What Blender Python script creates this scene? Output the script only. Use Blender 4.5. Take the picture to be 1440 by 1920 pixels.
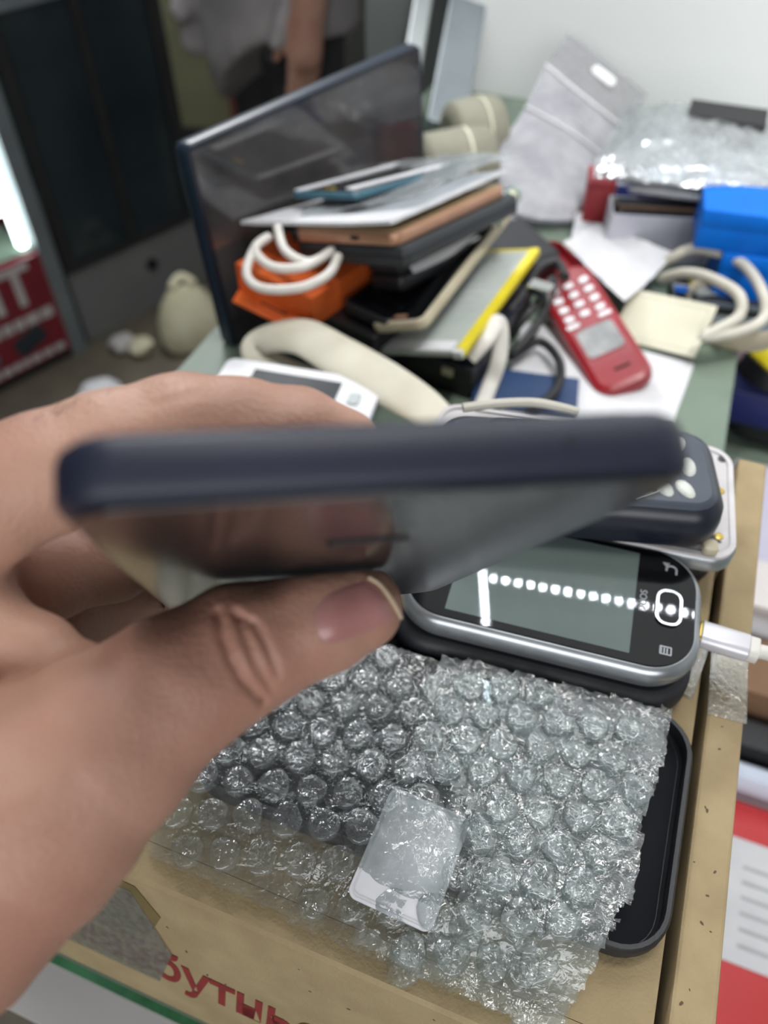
import bpy, bmesh, math, random
import numpy as np
from mathutils import Matrix, Vector

random.seed(7)
rng = np.random.RandomState(11)
scene = bpy.context.scene
for o in list(bpy.data.objects):
    bpy.data.objects.remove(o)
C = scene.collection

# ------------------------------------------------------------------ camera, light, exposure
FPX = 1500.0
PITCH = math.radians(48)
CAM_Z = 1.30
cam_data = bpy.data.cameras.new('camera')
cam_data.sensor_fit = 'HORIZONTAL'
cam_data.sensor_width = 36.0
cam_data.lens = FPX / 1440.0 * 36.0
cam_data.clip_start = 0.005
cam_data.dof.use_dof = True
cam_data.dof.focus_distance = 0.232
cam_data.dof.aperture_fstop = 11.5
cam = bpy.data.objects.new('camera', cam_data)
C.objects.link(cam)
cam.location = (0, 0, CAM_Z)
cam.rotation_euler = (math.pi / 2 - PITCH, 0, 0)
scene.camera = cam

scene.view_settings.view_transform = 'Standard'
scene.view_settings.look = 'None'
scene.view_settings.exposure = -0.05
scene.view_settings.gamma = 1.0
scene.view_settings.use_curve_mapping = False
scene.cycles.transparent_max_bounces = 20
scene.cycles.max_bounces = 8
scene.cycles.sample_clamp_indirect = 4.0
scene.cycles.caustics_reflective = False
scene.cycles.caustics_refractive = False

world = bpy.data.worlds.new('world')
scene.world = world
world.use_nodes = True
world.node_tree.nodes['Background'].inputs[0].default_value = (0.62, 0.68, 0.72, 1)
world.node_tree.nodes['Background'].inputs[1].default_value = 0.10


def area(name, loc, target, sx, sy, power, col=(1, 1, 1)):
    l = bpy.data.lights.new(name, 'AREA')
    l.shape = 'RECTANGLE'
    l.size, l.size_y = sx, sy
    l.energy = power
    l.color = col
    o = bpy.data.objects.new(name, l)
    C.objects.link(o)
    o.location = loc
    d = Vector(target) - Vector(loc)
    o.rotation_euler = d.to_track_quat('-Z', 'Y').to_euler()
    return o


area('ceiling_light_right', (1.0, 0.45, 2.46), (1.0, 0.45, 0), 0.9, 0.5, 3, (1.0, 0.97, 0.93))
area('ceiling_light_over_counter', (0.18, 0.36, 2.46), (0.18, 0.36, 0), 0.5, 0.3, 7.5, (1.0, 0.98, 0.95))
for k_, (lx_, ly_, tx_, ty_) in enumerate(((0.30, 0.10, 0.42, 0.80), (0.75, 0.02, 0.92, 0.62))):
    l_ = bpy.data.lights.new('added_wall_spot', 'SPOT')  # spots added to brighten the white wall, no such fitting known
    l_.energy = 49
    l_.spot_size = math.radians(56)
    l_.spot_blend = 0.7
    l_.shadow_soft_size = 0.07
    l_.color = (1.0, 0.99, 0.97)
    o_ = bpy.data.objects.new('added_wall_spot', l_)
    C.objects.link(o_)
    o_.location = (lx_, ly_, 2.42)
    o_.rotation_euler = (Vector((tx_, ty_, 1.12)) - Vector((lx_, ly_, 2.42))).to_track_quat('-Z', 'Y').to_euler()
area('ceiling_light_over_aisle', (-0.30, 1.25, 2.46), (-0.30, 1.25, 0), 0.5, 0.5, 5, (0.97, 0.98, 1.0))
area('added_far_light', (-0.55, 2.35, 2.46), (-0.55, 2.35, 0), 0.6, 0.5, 55, (0.97, 0.98, 1.0))  # unseen lamp added to brighten the olive column and the person
area('added_fill_light', (-0.2, -1.46, 1.62), (-0.2, 0.5, 1.45), 1.9, 1.25, 35, (0.98, 0.99, 1.0))  # broad frontal fill added behind the camera, its source is made up

# ------------------------------------------------------------------ placing helpers
cp, sp = math.cos(PITCH), math.sin(PITCH)
RIGHT = Vector((1, 0, 0))
UP = Vector((0, sp, cp))
FWD = Vector((0, cp, -sp))
CAM = Vector((0, 0, CAM_Z))


def D(px, py, d):
    """world point seen at a pixel of the 1440x1920 frame, d metres along the optical axis"""
    return CAM + RIGHT * ((px - 720) / FPX * d) + UP * ((960 - py) / FPX * d) + FWD * d


def P(px, py, z):
    """world point where the ray of a pixel meets the level z, measured from the camera"""
    r = RIGHT * ((px - 720) / FPX) + UP * ((960 - py) / FPX) + FWD
    return CAM + r * (z / r.z)


TH = math.radians(21)
E1 = Vector((math.sin(TH), math.cos(TH), 0))     # along the counter, away
E2 = Vector((math.cos(TH), -math.sin(TH), 0))    # across the counter, to the right


def ST(s, t, z=0.0):
    v = E2 * s + E1 * t
    return Vector((v.x, v.y, CAM_Z + z))


def MST(s, t, z=0.0, yaw=0.0):
    """matrix with x = E2, y = E1 at a counter position"""
    m = Matrix(((E2.x, E1.x, 0, 0), (E2.y, E1.y, 0, 0), (0, 0, 1, 0), (0, 0, 0, 1)))
    return Matrix.Translation(ST(s, t, z)) @ m @ Matrix.Rotation(math.radians(yaw), 4, 'Z')


def frame(o, x, y):
    """origin o, x axis towards x, y axis towards y (made perpendicular)"""
    ax = (x - o).normalized()
    ay = (y - o)
    ay = (ay - ax * ay.dot(ax)).normalized()
    az = ax.cross(ay)
    m = Matrix((ax, ay, az)).transposed().to_4x4()
    m.translation = o
    return m


def T(x=0, y=0, z=0):
    return Matrix.Translation((x, y, z))


def RX(a):
    return Matrix.Rotation(math.radians(a), 4, 'X')


def RY(a):
    return Matrix.Rotation(math.radians(a), 4, 'Y')


def RZ(a):
    return Matrix.Rotation(math.radians(a), 4, 'Z')


# ------------------------------------------------------------------ materials
def lin(c):
    out = []
    for v in c[:3]:
        v = v / 255.0
        out.append(v / 12.92 if v <= 0.04045 else ((v + 0.055) / 1.055) ** 2.4)
    return tuple(out) + (1.0,)


def mat(name, col, rough=0.5, metal=0.0, spec=0.5, col2=None, nscale=40.0, bump=0.0, bscale=200.0,
        coat=0.0, sss=0.0, emit=None, estr=0.0, detail=4.0, croff=(0.35, 0.65)):
    m = bpy.data.materials.new(name)
    m.use_nodes = True
    nt = m.node_tree
    b = nt.nodes['Principled BSDF']
    b.inputs['Base Color'].default_value = lin(col)
    b.inputs['Roughness'].default_value = rough
    b.inputs['Metallic'].default_value = metal
    b.inputs['Specular IOR Level'].default_value = spec
    b.inputs['Coat Weight'].default_value = coat
    b.inputs['Coat Roughness'].default_value = 0.05
    tc = nt.nodes.new('ShaderNodeTexCoord')
    if col2 is not None:
        n = nt.nodes.new('ShaderNodeTexNoise')
        n.inputs['Scale'].default_value = nscale
        n.inputs['Detail'].default_value = detail
        r = nt.nodes.new('ShaderNodeValToRGB')
        r.color_ramp.elements[0].position = croff[0]
        r.color_ramp.elements[1].position = croff[1]
        r.color_ramp.elements[0].color = lin(col)
        r.color_ramp.elements[1].color = lin(col2)
        nt.links.new(tc.outputs['Object'], n.inputs['Vector'])
        nt.links.new(n.outputs['Fac'], r.inputs['Fac'])
        nt.links.new(r.outputs['Color'], b.inputs['Base Color'])
    if bump:
        n2 = nt.nodes.new('ShaderNodeTexNoise')
        n2.inputs['Scale'].default_value = bscale
        n2.inputs['Detail'].default_value = 3.0
        bp = nt.nodes.new('ShaderNodeBump')
        bp.inputs['Strength'].default_value = bump
        bp.inputs['Distance'].default_value = 0.001
        nt.links.new(tc.outputs['Object'], n2.inputs['Vector'])
        nt.links.new(n2.outputs['Fac'], bp.inputs['Height'])
        nt.links.new(bp.outputs['Normal'], b.inputs['Normal'])
    if sss:
        b.inputs['Subsurface Weight'].default_value = sss
        b.inputs['Subsurface Radius'].default_value = (1.0, 0.35, 0.2)
        b.inputs['Subsurface Scale'].default_value = 0.003
    if emit is not None:
        b.inputs['Emission Color'].default_value = lin(emit)
        b.inputs['Emission Strength'].default_value = estr
    return m


def film(name, tint=(245, 250, 250), white=0.10, gloss=0.9, rough=0.08, bump=0.5, bscale=400.0, base=0.05, wcol=(225, 230, 232)):
    """thin clear plastic: lets light through, mirrors more at grazing angles, slightly milky"""
    m = bpy.data.materials.new(name)
    m.use_nodes = True
    nt = m.node_tree
    for n in list(nt.nodes):
        nt.nodes.remove(n)
    N = nt.nodes.new
    out = N('ShaderNodeOutputMaterial')
    tr = N('ShaderNodeBsdfTransparent')
    tr.inputs[0].default_value = lin(tint)
    gl = N('ShaderNodeBsdfGlossy')
    gl.inputs['Roughness'].default_value = rough
    gl.inputs[0].default_value = (gloss, gloss, gloss, 1)
    df = N('ShaderNodeBsdfDiffuse')
    df.inputs[0].default_value = lin(wcol)
    tl = N('ShaderNodeBsdfTranslucent')
    tl.inputs[0].default_value = lin(wcol)
    half = N('ShaderNodeMixShader')
    half.inputs[0].default_value = 0.4
    lw = N('ShaderNodeLayerWeight')
    lw.inputs['Blend'].default_value = 0.35
    ma = N('ShaderNodeMath')
    ma.operation = 'MULTIPLY_ADD'
    ma.inputs[1].default_value = 0.45
    ma.inputs[2].default_value = base
    m1 = N('ShaderNodeMixShader')
    m2 = N('ShaderNodeMixShader')
    tc = N('ShaderNodeTexCoord')
    n2 = N('ShaderNodeTexNoise')
    n2.inputs['Scale'].default_value = bscale
    n2.inputs['Detail'].default_value = 2.5
    n2.inputs['Distortion'].default_value = 0.8
    bp = N('ShaderNodeBump')
    bp.inputs['Strength'].default_value = bump
    bp.inputs['Distance'].default_value = 0.001
    n3 = N('ShaderNodeTexNoise')
    n3.inputs['Scale'].default_value = bscale * 0.6
    mw = N('ShaderNodeMath')
    mw.operation = 'MULTIPLY'
    mw.inputs[1].default_value = white * 2.0
    L = nt.links.new
    L(tc.outputs['Object'], n2.inputs['Vector'])
    L(tc.outputs['Object'], n3.inputs['Vector'])
    L(n2.outputs['Fac'], bp.inputs['Height'])
    for sh in (gl, df, tl, lw):
        L(bp.outputs['Normal'], sh.inputs['Normal'])
    L(df.outputs[0], half.inputs[1])
    L(tl.outputs[0], half.inputs[2])
    L(n3.outputs['Fac'], mw.inputs[0])
    L(lw.outputs['Fresnel'], ma.inputs[0])
    L(ma.outputs[0], m1.inputs[0])
    L(tr.outputs[0], m2.inputs[1])
    L(half.outputs[0], m2.inputs[2])
    L(mw.outputs[0], m2.inputs[0])
    L(m2.outputs[0], m1.inputs[1])
    L(gl.outputs[0], m1.inputs[2])
    L(m1.outputs[0], out.inputs[0])
    return m


def glow(name, col, s):
    m = bpy.data.materials.new(name)
    m.use_nodes = True
    b = m.node_tree.nodes['Principled BSDF']
    b.inputs['Base Color'].default_value = lin(col)
    b.inputs['Emission Color'].default_value = lin(col)
    b.inputs['Emission Strength'].default_value = s
    return m


M = {}
M['white_wall'] = mat('white_wall', (236, 238, 238), 0.85, col2=(230, 232, 233), nscale=3)
M['grey_wall'] = mat('grey_wall', (112, 118, 116), 0.8, col2=(100, 106, 105), nscale=4)
M['dark_wall'] = mat('dark_wall', (64, 66, 60), 0.85, col2=(54, 57, 54), nscale=3)
M['olive'] = mat('olive_paint', (108, 108, 82), 0.8, col2=(98, 100, 76), nscale=6)
M['floor'] = mat('floor_tile', (96, 88, 74), 0.55, col2=(82, 76, 66), nscale=8)
M['grout'] = mat('floor_joint', (54, 50, 44), 0.9, col2=(48, 45, 40), nscale=20)
M['ceiling'] = mat('ceiling_paint', (176, 182, 180), 0.9, col2=(168, 174, 172), nscale=3)
M['counter'] = mat('counter_glass', (116, 130, 116), 0.45, spec=0.25, col2=(108, 122, 110), nscale=14)
M['glass_edge'] = mat('glass_edge', (70, 128, 92), 0.1, spec=0.7, col2=(40, 88, 62), nscale=60)
M['white_board'] = mat('white_board', (206, 200, 198), 0.45, col2=(196, 190, 190), nscale=10)
M['dark_board'] = mat('dark_board', (34, 34, 36), 0.6, col2=(28, 28, 30), nscale=12)
M['grey_board'] = mat('grey_board', (116, 118, 116), 0.6, col2=(106, 108, 108), nscale=6)
M['dark_glass'] = mat('dark_glass', (44, 54, 58), 0.15, spec=0.4, col2=(34, 43, 47), nscale=5)
M['card'] = mat('cardboard', (164, 145, 110), 0.8, col2=(150, 131, 98), nscale=55, bump=0.25, bscale=900)
M['card_dark'] = mat('cardboard_side', (146, 126, 96), 0.85, col2=(134, 115, 88), nscale=40, bump=0.2, bscale=700)
M['speck'] = mat('cardboard_fibre', (96, 78, 58), 0.9, col2=(80, 66, 50), nscale=90)
M['gap'] = mat('dark_gap', (24, 20, 16), 0.9, col2=(18, 15, 12), nscale=50)
M['red_ink'] = mat('red_ink', (136, 48, 44), 0.7, col2=(120, 40, 38), nscale=120)
M['brown_tape'] = mat('brown_tape', (124, 108, 72), 0.35, col2=(104, 92, 60), nscale=60)
M['clear_tape'] = film('clear_tape', (240, 236, 224), white=0.16, bump=0.35, bscale=500, base=0.06)
M['navy'] = mat('navy_plastic', (32, 35, 52), 0.45, spec=0.4, col2=(28, 31, 47), nscale=30)
M['navy_dark'] = mat('navy_dark_plastic', (28, 31, 44), 0.35, spec=0.5, col2=(25, 28, 40), nscale=30)
M['black_glass'] = mat('black_glass', (12, 13, 16), 0.025, spec=0.38, col2=(12, 13, 16), nscale=20)
M['smear_glass'] = mat('smeared_glass', (22, 24, 28), 0.16, spec=0.8, col2=(28, 30, 34), nscale=30)
M['black'] = mat('black_plastic', (24, 24, 27), 0.45, col2=(20, 20, 23), nscale=40)
M['rubber'] = mat('black_rubber', (30, 31, 36), 0.5, col2=(26, 27, 32), nscale=50, bump=0.1, bscale=900)
M['tray_floor'] = mat('black_case_lining', (24, 25, 30), 0.6, spec=0.08, col2=(26, 27, 33), nscale=25, bump=0.05, bscale=600)
M['dust'] = mat('dust', (150, 148, 140), 0.9, col2=(140, 130, 90), nscale=90)
M['silver'] = mat('silver_plastic', (168, 172, 176), 0.28, metal=0.75, col2=(156, 160, 165), nscale=70)
M['chrome'] = mat('chrome', (205, 208, 205), 0.15, metal=1.0, col2=(190, 194, 190), nscale=50)
M['lcd'] = mat('lcd_off', (98, 110, 107), 0.025, spec=0.42, col2=(84, 96, 95), nscale=14, croff=(0.3, 0.7))
M['icon'] = mat('icon_print', (150, 154, 158), 0.3, col2=(140, 144, 150), nscale=60)
M['white_plastic'] = mat('white_plastic', (228, 228, 232), 0.4, col2=(212, 212, 217), nscale=30)
M['white_metal'] = mat('white_aluminium', (214, 212, 218), 0.3, metal=0.25, col2=(204, 202, 208), nscale=40)
M['cable_white'] = mat('white_cable', (222, 218, 212), 0.45, col2=(210, 206, 200), nscale=60)
M['cable_grey'] = mat('ivory_cable', (196, 192, 180), 0.5, col2=(186, 182, 170), nscale=60)
M['cable_black'] = mat('black_cable', (30, 31, 34), 0.45, col2=(25, 26, 29), nscale=60)
M['gold'] = mat('gold_contact', (196, 170, 90), 0.3, metal=0.8, col2=(180, 155, 80), nscale=80)
M['chassis'] = mat('chassis_white', (208, 204, 206), 0.5, col2=(190, 186, 186), nscale=60, bump=0.1, bscale=500)
M['chassis_dark'] = mat('chassis_recess', (44, 46, 56), 0.5, col2=(38, 40, 48), nscale=60)
M['key'] = mat('pearl_key', (214, 216, 208), 0.3, col2=(200, 203, 196), nscale=120)
M['keypad_top'] = mat('slate_plastic', (64, 70, 82), 0.4, col2=(58, 64, 76), nscale=40)
M['green_lcd'] = mat('green_lcd', (92, 104, 98), 0.12, col2=(84, 96, 92), nscale=30)
M['orange'] = mat('orange_card', (222, 104, 44), 0.55, col2=(212, 96, 40), nscale=30)
M['rose'] = mat('rose_gold', (188, 146, 120), 0.35, metal=0.4, col2=(178, 136, 110), nscale=40)
M['paper'] = mat('white_paper', (210, 210, 213), 0.7, col2=(198, 198, 202), nscale=30, bump=0.2, bscale=60)
M['cream'] = mat('cream_card', (216, 213, 192), 0.7, col2=(208, 205, 184), nscale=30)
M['ink'] = mat('grey_print', (120, 122, 126), 0.7, col2=(104, 106, 110), nscale=120)
M['ink_pale'] = mat('pale_print', (176, 178, 180), 0.7, col2=(166, 168, 170), nscale=120)
M['strap'] = mat('ivory_strap', (224, 219, 204), 0.6, col2=(210, 203, 184), nscale=25)
M['battery'] = mat('silver_label', (182, 188, 184), 0.4, col2=(168, 175, 172), nscale=20)
M['yellow'] = mat('yellow_tape', (226, 208, 40), 0.45, col2=(214, 196, 34), nscale=40)
M['beige'] = mat('beige_plastic', (192, 182, 158), 0.45, col2=(180, 170, 148), nscale=40)
M['red'] = mat('red_plastic', (146, 24, 36), 0.32, coat=0.15, col2=(134, 20, 32), nscale=20)
M['window'] = mat('phone_window', (168, 168, 170), 0.35, spec=0.3, col2=(110, 114, 114), nscale=40)
M['blue'] = mat('blue_card', (0, 108, 210), 0.5, spec=0.2, col2=(0, 98, 198), nscale=20)
M['blue_dark'] = mat('blue_card_side', (0, 84, 178), 0.4, col2=(0, 78, 166), nscale=20)
M['navy_card'] = mat('navy_card', (36, 44, 112), 0.45, col2=(30, 38, 98), nscale=30)
M['grey_card'] = mat('grey_card', (190, 190, 200), 0.55, col2=(178, 178, 190), nscale=20)
M['dark_red'] = mat('dark_red_card', (150, 36, 44), 0.5, col2=(136, 30, 38), nscale=30)
M['teal'] = mat('teal_plastic', (64, 104, 120), 0.35, col2=(56, 94, 110), nscale=40)
M['green_cord'] = mat('green_cord', (84, 132, 118), 0.6, col2=(76, 122, 108), nscale=90)
M['olive_cloth'] = mat('olive_cloth', (140, 137, 122), 0.85, col2=(124, 122, 108), nscale=20, bump=0.4, bscale=120)
M['steel'] = mat('grey_steel', (122, 130, 134), 0.45, metal=0.3, col2=(112, 120, 124), nscale=10)
M['steel_light'] = mat('pale_steel', (158, 163, 163), 0.45, metal=0.3, col2=(148, 153, 154), nscale=10)
M['bag'] = film('milky_bag', (238, 238, 242), white=0.48, rough=0.18, bump=0.25, bscale=60, base=0.04, wcol=(224, 223, 229))
M['bag_clear'] = film('clear_bag', (240, 244, 246), white=0.27, rough=0.12, bump=0.6, bscale=90, base=0.08, wcol=(235, 238, 240))
M['wrap'] = film('bubble_film', (246, 250, 250), white=0.11, rough=0.07, bump=0.6, bscale=420, base=0.06)
M['wrap_white'] = film('bubble_film_folded', (240, 246, 246), white=0.16, rough=0.15, bump=0.75, bscale=300, base=0.06)
M['sign_red'] = mat('sign_red', (118, 30, 42), 0.5, col2=(108, 26, 37), nscale=10)
M['sign_grey'] = mat('sign_white', (186, 182, 180), 0.6, col2=(174, 170, 168), nscale=14)
M['sign_dark'] = mat('sign_dark', (36, 46, 54), 0.6, col2=(30, 40, 48), nscale=14)
M['skin'] = None
M['sack'] = mat('pale_sack', (206, 202, 176), 0.8, col2=(186, 180, 150), nscale=14, bump=0.5, bscale=60)
M['green_item'] = mat('green_pack', (96, 150, 76), 0.5, col2=(140, 170, 70), nscale=30)
M['red_bag'] = mat('red_mailing_bag', (188, 28, 34), 0.35, col2=(200, 70, 60), nscale=9, croff=(0.55, 0.75))
M['brown_box'] = mat('brown_box', (128, 98, 74), 0.8, col2=(118, 90, 68), nscale=20)
M['led'] = glow('led', (235, 245, 255), 1000.0)
M['led_tube'] = glow('led_tube', (225, 240, 240), 9.0)
M['cloth_grey'] = mat('grey_shirt', (150, 146, 146), 0.9, col2=(134, 130, 131), nscale=14)
M['cloth_dark'] = mat('dark_trousers', (44, 44, 48), 0.9, col2=(38, 38, 42), nscale=14)
M['hair'] = mat('dark_hair', (40, 32, 26), 0.7, col2=(32, 26, 22), nscale=60)
M['nail'] = mat('fingernail', (176, 128, 124), 0.28, spec=0.5, col2=(166, 116, 112), nscale=60, sss=0.3)
M['nail_tip'] = mat('nail_free_edge', (206, 186, 164), 0.35, col2=(196, 174, 150), nscale=90)


def skin_material():
    m = mat('skin', (180, 141, 123), 0.5, spec=0.35, col2=(164, 120, 104), nscale=26, sss=0.35, detail=5)
    nt = m.node_tree
    b = nt.nodes['Principled BSDF']
    tc = [n for n in nt.nodes if n.type == 'TEX_COORD'][0]
    v = nt.nodes.new('ShaderNodeTexVoronoi')
    v.inputs['Scale'].default_value = 900
    n = nt.nodes.new('ShaderNodeTexNoise')
    n.inputs['Scale'].default_value = 260
    ad = nt.nodes.new('ShaderNodeMath')
    bp = nt.nodes.new('ShaderNodeBump')
    bp.inputs['Strength'].default_value = 0.22
    bp.inputs['Distance'].default_value = 0.0006
    nt.links.new(tc.outputs['Object'], v.inputs['Vector'])
    nt.links.new(tc.outputs['Object'], n.inputs['Vector'])
    nt.links.new(v.outputs['Distance'], ad.inputs[0])
    nt.links.new(n.outputs['Fac'], ad.inputs[1])
    nt.links.new(ad.outputs[0], bp.inputs['Height'])
    nt.links.new(bp.outputs['Normal'], b.inputs['Normal'])
    return m


M['skin'] = skin_material()


# ------------------------------------------------------------------ mesh helpers
def mesh(name, verts, faces, smooth=True, angle=40):
    me = bpy.data.meshes.new(name)
    me.from_pydata([tuple(v) for v in verts], [], faces)
    me.update()
    if smooth:
        me.shade_smooth()
        try:
            me.set_sharp_from_angle(angle=math.radians(angle))
        except Exception:
            pass
        for pl_ in me.polygons:            # flat caps mirror like flat glass
            if len(pl_.vertices) > 8:
                pl_.use_smooth = False
    return me


def rr_outline(lx, ly, r, n=6):
    r = max(1e-6, min(r, lx / 2 - 1e-6, ly / 2 - 1e-6))
    pts = []
    for cx, cy, a0 in ((lx / 2 - r, ly / 2 - r, 0), (-lx / 2 + r, ly / 2 - r, 90), (-lx / 2 + r, -ly / 2 + r, 180), (lx / 2 - r, -ly / 2 + r, 270)):
        for k in range(n + 1):
            a = math.radians(a0 + 90 * k / n)
            pts.append((cx + r * math.cos(a), cy + r * math.sin(a)))
    return pts


def rings(outlines, cap0=True, cap1=True):
    """outlines: list of (pts2d, z); same count each"""
    v, f = [], []
    n = len(outlines[0][0])
    for pts, z in outlines:
        v += [(x, y, z) for x, y in pts]
    for k in range(len(outlines) - 1):
        for i in range(n):
            j = (i + 1) % n
            f.append((k * n + i, k * n + j, (k + 1) * n + j, (k + 1) * n + i))
    if cap0:
        f.append(tuple(reversed(range(n))))
    if cap1:
        b = (len(outlines) - 1) * n
        f.append(tuple(range(b, b + n)))
    return v, f


def slab(lx, ly, t, r=0.002, bev=0.0006, n=6, z0=0.0, profile=None):
    """rounded slab standing on z0, centred; profile = [(inset, z), ...] overrides the bevel"""
    if profile is None:
        b = min(bev, t * 0.45)
        profile = [(b, 0), (b * 0.3, b * 0.3), (0, b), (0, t - b), (b * 0.3, t - b * 0.3), (b, t)]
    outs = [(rr_outline(lx - 2 * i, ly - 2 * i, max(r - i, 0.00005), n), z0 + z) for i, z in profile]
    v, f = rings(outs)
    return mesh('slab', v, f)


def ring_slab(lx, ly, t, r, w, z0=0.0, n=8):
    """a rounded frame: outer minus inner"""
    o1 = rr_outline(lx, ly, r, n)
    i1 = rr_outline(lx - 2 * w, ly - 2 * w, max(r - w, 1e-4), n)
    outs = [(o1, z0), (o1, z0 + t), (i1, z0 + t), (i1, z0), (o1, z0)]
    v, f = rings(outs, False, False)
    return mesh('ring', v, f)


def tray(lx, ly, h, r, w, floor_t, z0=0.0, n=8):
    o = lambda i: rr_outline(lx - 2 * i, ly - 2 * i, max(r - i, 1e-4), n)
    outs = [(o(0.0025), z0), (o(0.0005), z0 + 0.0015), (o(0), z0 + 0.004), (o(0.0002), z0 + h - 0.001), (o(0.0009), z0 + h), (o(w), z0 + h),
            (o(w + 0.0003), z0 + h - 0.0012), (o(w), z0 + floor_t + 0.001), (o(w + 0.001), z0 + floor_t)]
    v, f = rings(outs)
    return mesh('tray', v, f)


def box(x0, x1, y0, y1, z0, z1):
    v = [(x0, y0, z0), (x1, y0, z0), (x1, y1, z0), (x0, y1, z0), (x0, y0, z1), (x1, y0, z1), (x1, y1, z1), (x0, y1, z1)]
    f = [(0, 3, 2, 1), (4, 5, 6, 7), (0, 1, 5, 4), (1, 2, 6, 5), (2, 3, 7, 6), (3, 0, 4, 7)]
    return mesh('box', v, f, smooth=False)


def prism(poly, z0, z1):
    n = len(poly)
    v = [(x, y, z0) for x, y in poly] + [(x, y, z1) for x, y in poly]
    f = [tuple(reversed(range(n))), tuple(range(n, 2 * n))]
    for i in range(n):
        j = (i + 1) % n
        f.append((i, j, n + j, n + i))
    return mesh('prism', v, f, smooth=False)


def spline(pts, n=8, closed=False):
    pts = [Vector(p) for p in pts]
    out = []
    m = len(pts)
    segs = m if closed else m - 1
    for i in range(segs):
        if closed:
            p0, p1, p2, p3 = pts[(i - 1) % m], pts[i], pts[(i + 1) % m], pts[(i + 2) % m]
        else:
            p0, p1, p2, p3 = pts[max(i - 1, 0)], pts[i], pts[i + 1], pts[min(i + 2, m - 1)]
        for k in range(n):
            t = k / n
            out.append(0.5 * ((2 * p1) + (p2 - p0) * t + (2 * p0 - 5 * p1 + 4 * p2 - p3) * t * t + (3 * p1 - p0 - 3 * p2 + p3) * t ** 3))
    if not closed:
        out.append(pts[-1])
    return out


def tube(pts, rad, segs=10, closed=False, n=8, flat=1.0, upv=None):
    """round (or flattened) tube along a smooth path; rad a number or one per control point"""
    path = spline(pts, n, closed)
    m = len(path)
    if isinstance(rad, (list, tuple)):
        rads = []
        for i in range(m):
            f_ = i / max(1, m - 1) * (len(rad) - 1)
            k = min(int(f_), len(rad) - 2)
            rads.append(rad[k] * (1 - (f_ - k)) + rad[k + 1] * (f_ - k))
    else:
        rads = [rad] * m
    v, f = [], []
    prev = None
    for i in range(m):
        a = path[(i - 1) % m] if (closed or i > 0) else path[0]
        b = path[(i + 1) % m] if (closed or i < m - 1) else path[-1]
        tg = (b - a).normalized()
        if upv is not None:
            side = tg.cross(Vector(upv)).normalized()
        else:
            if prev is None:
                ref = Vector((0, 0, 1)) if abs(tg.z) < 0.9 else Vector((1, 0, 0))
                side = tg.cross(ref).normalized()
            else:
                side = (prev - tg * prev.dot(tg)).normalized()
        prev = side
        nn = side.cross(tg).normalized()
        for k in range(segs):
            an = 2 * math.pi * k / segs
            v.append(path[i] + side * (math.cos(an) * rads[i]) + nn * (math.sin(an) * rads[i] * flat))
    rng_ = m if closed else m - 1
    for i in range(rng_):
        for k in range(segs):
            f.append((i * segs + k, i * segs + (k + 1) % segs, ((i + 1) % m) * segs + (k + 1) % segs, ((i + 1) % m) * segs + k))
    if not closed:
        f.append(tuple(reversed(range(segs))))
        f.append(tuple(range((m - 1) * segs, m * segs)))
    return mesh('tube', v, f)


def lathe(prof, n=32):
    v, f = [], []
    m = len(prof)
    for k in range(n):
        a = 2 * math.pi * k / n
        for r, z in prof:
            v.append((r * math.cos(a), r * math.sin(a), z))
    for k in range(n):
        for i in range(m - 1):
            f.append((k * m + i, ((k + 1) % n) * m + i, ((k + 1) % n) * m + i + 1, k * m + i + 1))
    return mesh('lathe', v, f)


def sheet(rows, thick, nu=6, nv=6, jitter=0.0, seed=0, origin=None):
    """a bent sheet through a grid of world points (rows of equal length), given real thickness"""
    g = [spline(r, nu) for r in rows]
    cols = [spline([g[i][j] for i in range(len(g))], nv) for j in range(len(g[0]))]
    nc, nr = len(cols), len(cols[0])
    pts = [[cols[j][i] for j in range(nc)] for i in range(nr)]
    r_ = random.Random(seed)
    nrm = [[None] * nc for _ in range(nr)]
    for i in range(nr):
        for j in range(nc):
            a = pts[min(i + 1, nr - 1)][j] - pts[max(i - 1, 0)][j]
            b = pts[i][min(j + 1, nc - 1)] - pts[i][max(j - 1, 0)]
            c = b.cross(a)
            nrm[i][j] = c.normalized() if c.length > 1e-12 else Vector((0, 0, 1))
    if jitter:
        for i in range(nr):
            for j in range(nc):
                pts[i][j] = pts[i][j] + nrm[i][j] * (r_.uniform(-1, 1) * jitter)
    o = origin or Vector((0, 0, 0))
    v = [pts[i][j] - o for i in range(nr) for j in range(nc)] + [pts[i][j] - nrm[i][j] * thick - o for i in range(nr) for j in range(nc)]
    f = []
    K = nr * nc
    for i in range(nr - 1):
        for j in range(nc - 1):
            a, b, c, d = i * nc + j, i * nc + j + 1, (i + 1) * nc + j + 1, (i + 1) * nc + j
            f.append((a, b, c, d))
            f.append((K + d, K + c, K + b, K + a))
    for i in range(nr - 1):
        for j in (0, nc - 1):
            a, d = i * nc + j, (i + 1) * nc + j
            f.append((a, d, K + d, K + a) if j == 0 else (d, a, K + a, K + d))
    for j in range(nc - 1):
        for i in (0, nr - 1):
            a, b = i * nc + j, i * nc + j + 1
            f.append((b, a, K + a, K + b) if i == 0 else (a, b, K + b, K + a))
    return mesh('sheet', v, f, angle=60)


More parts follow.
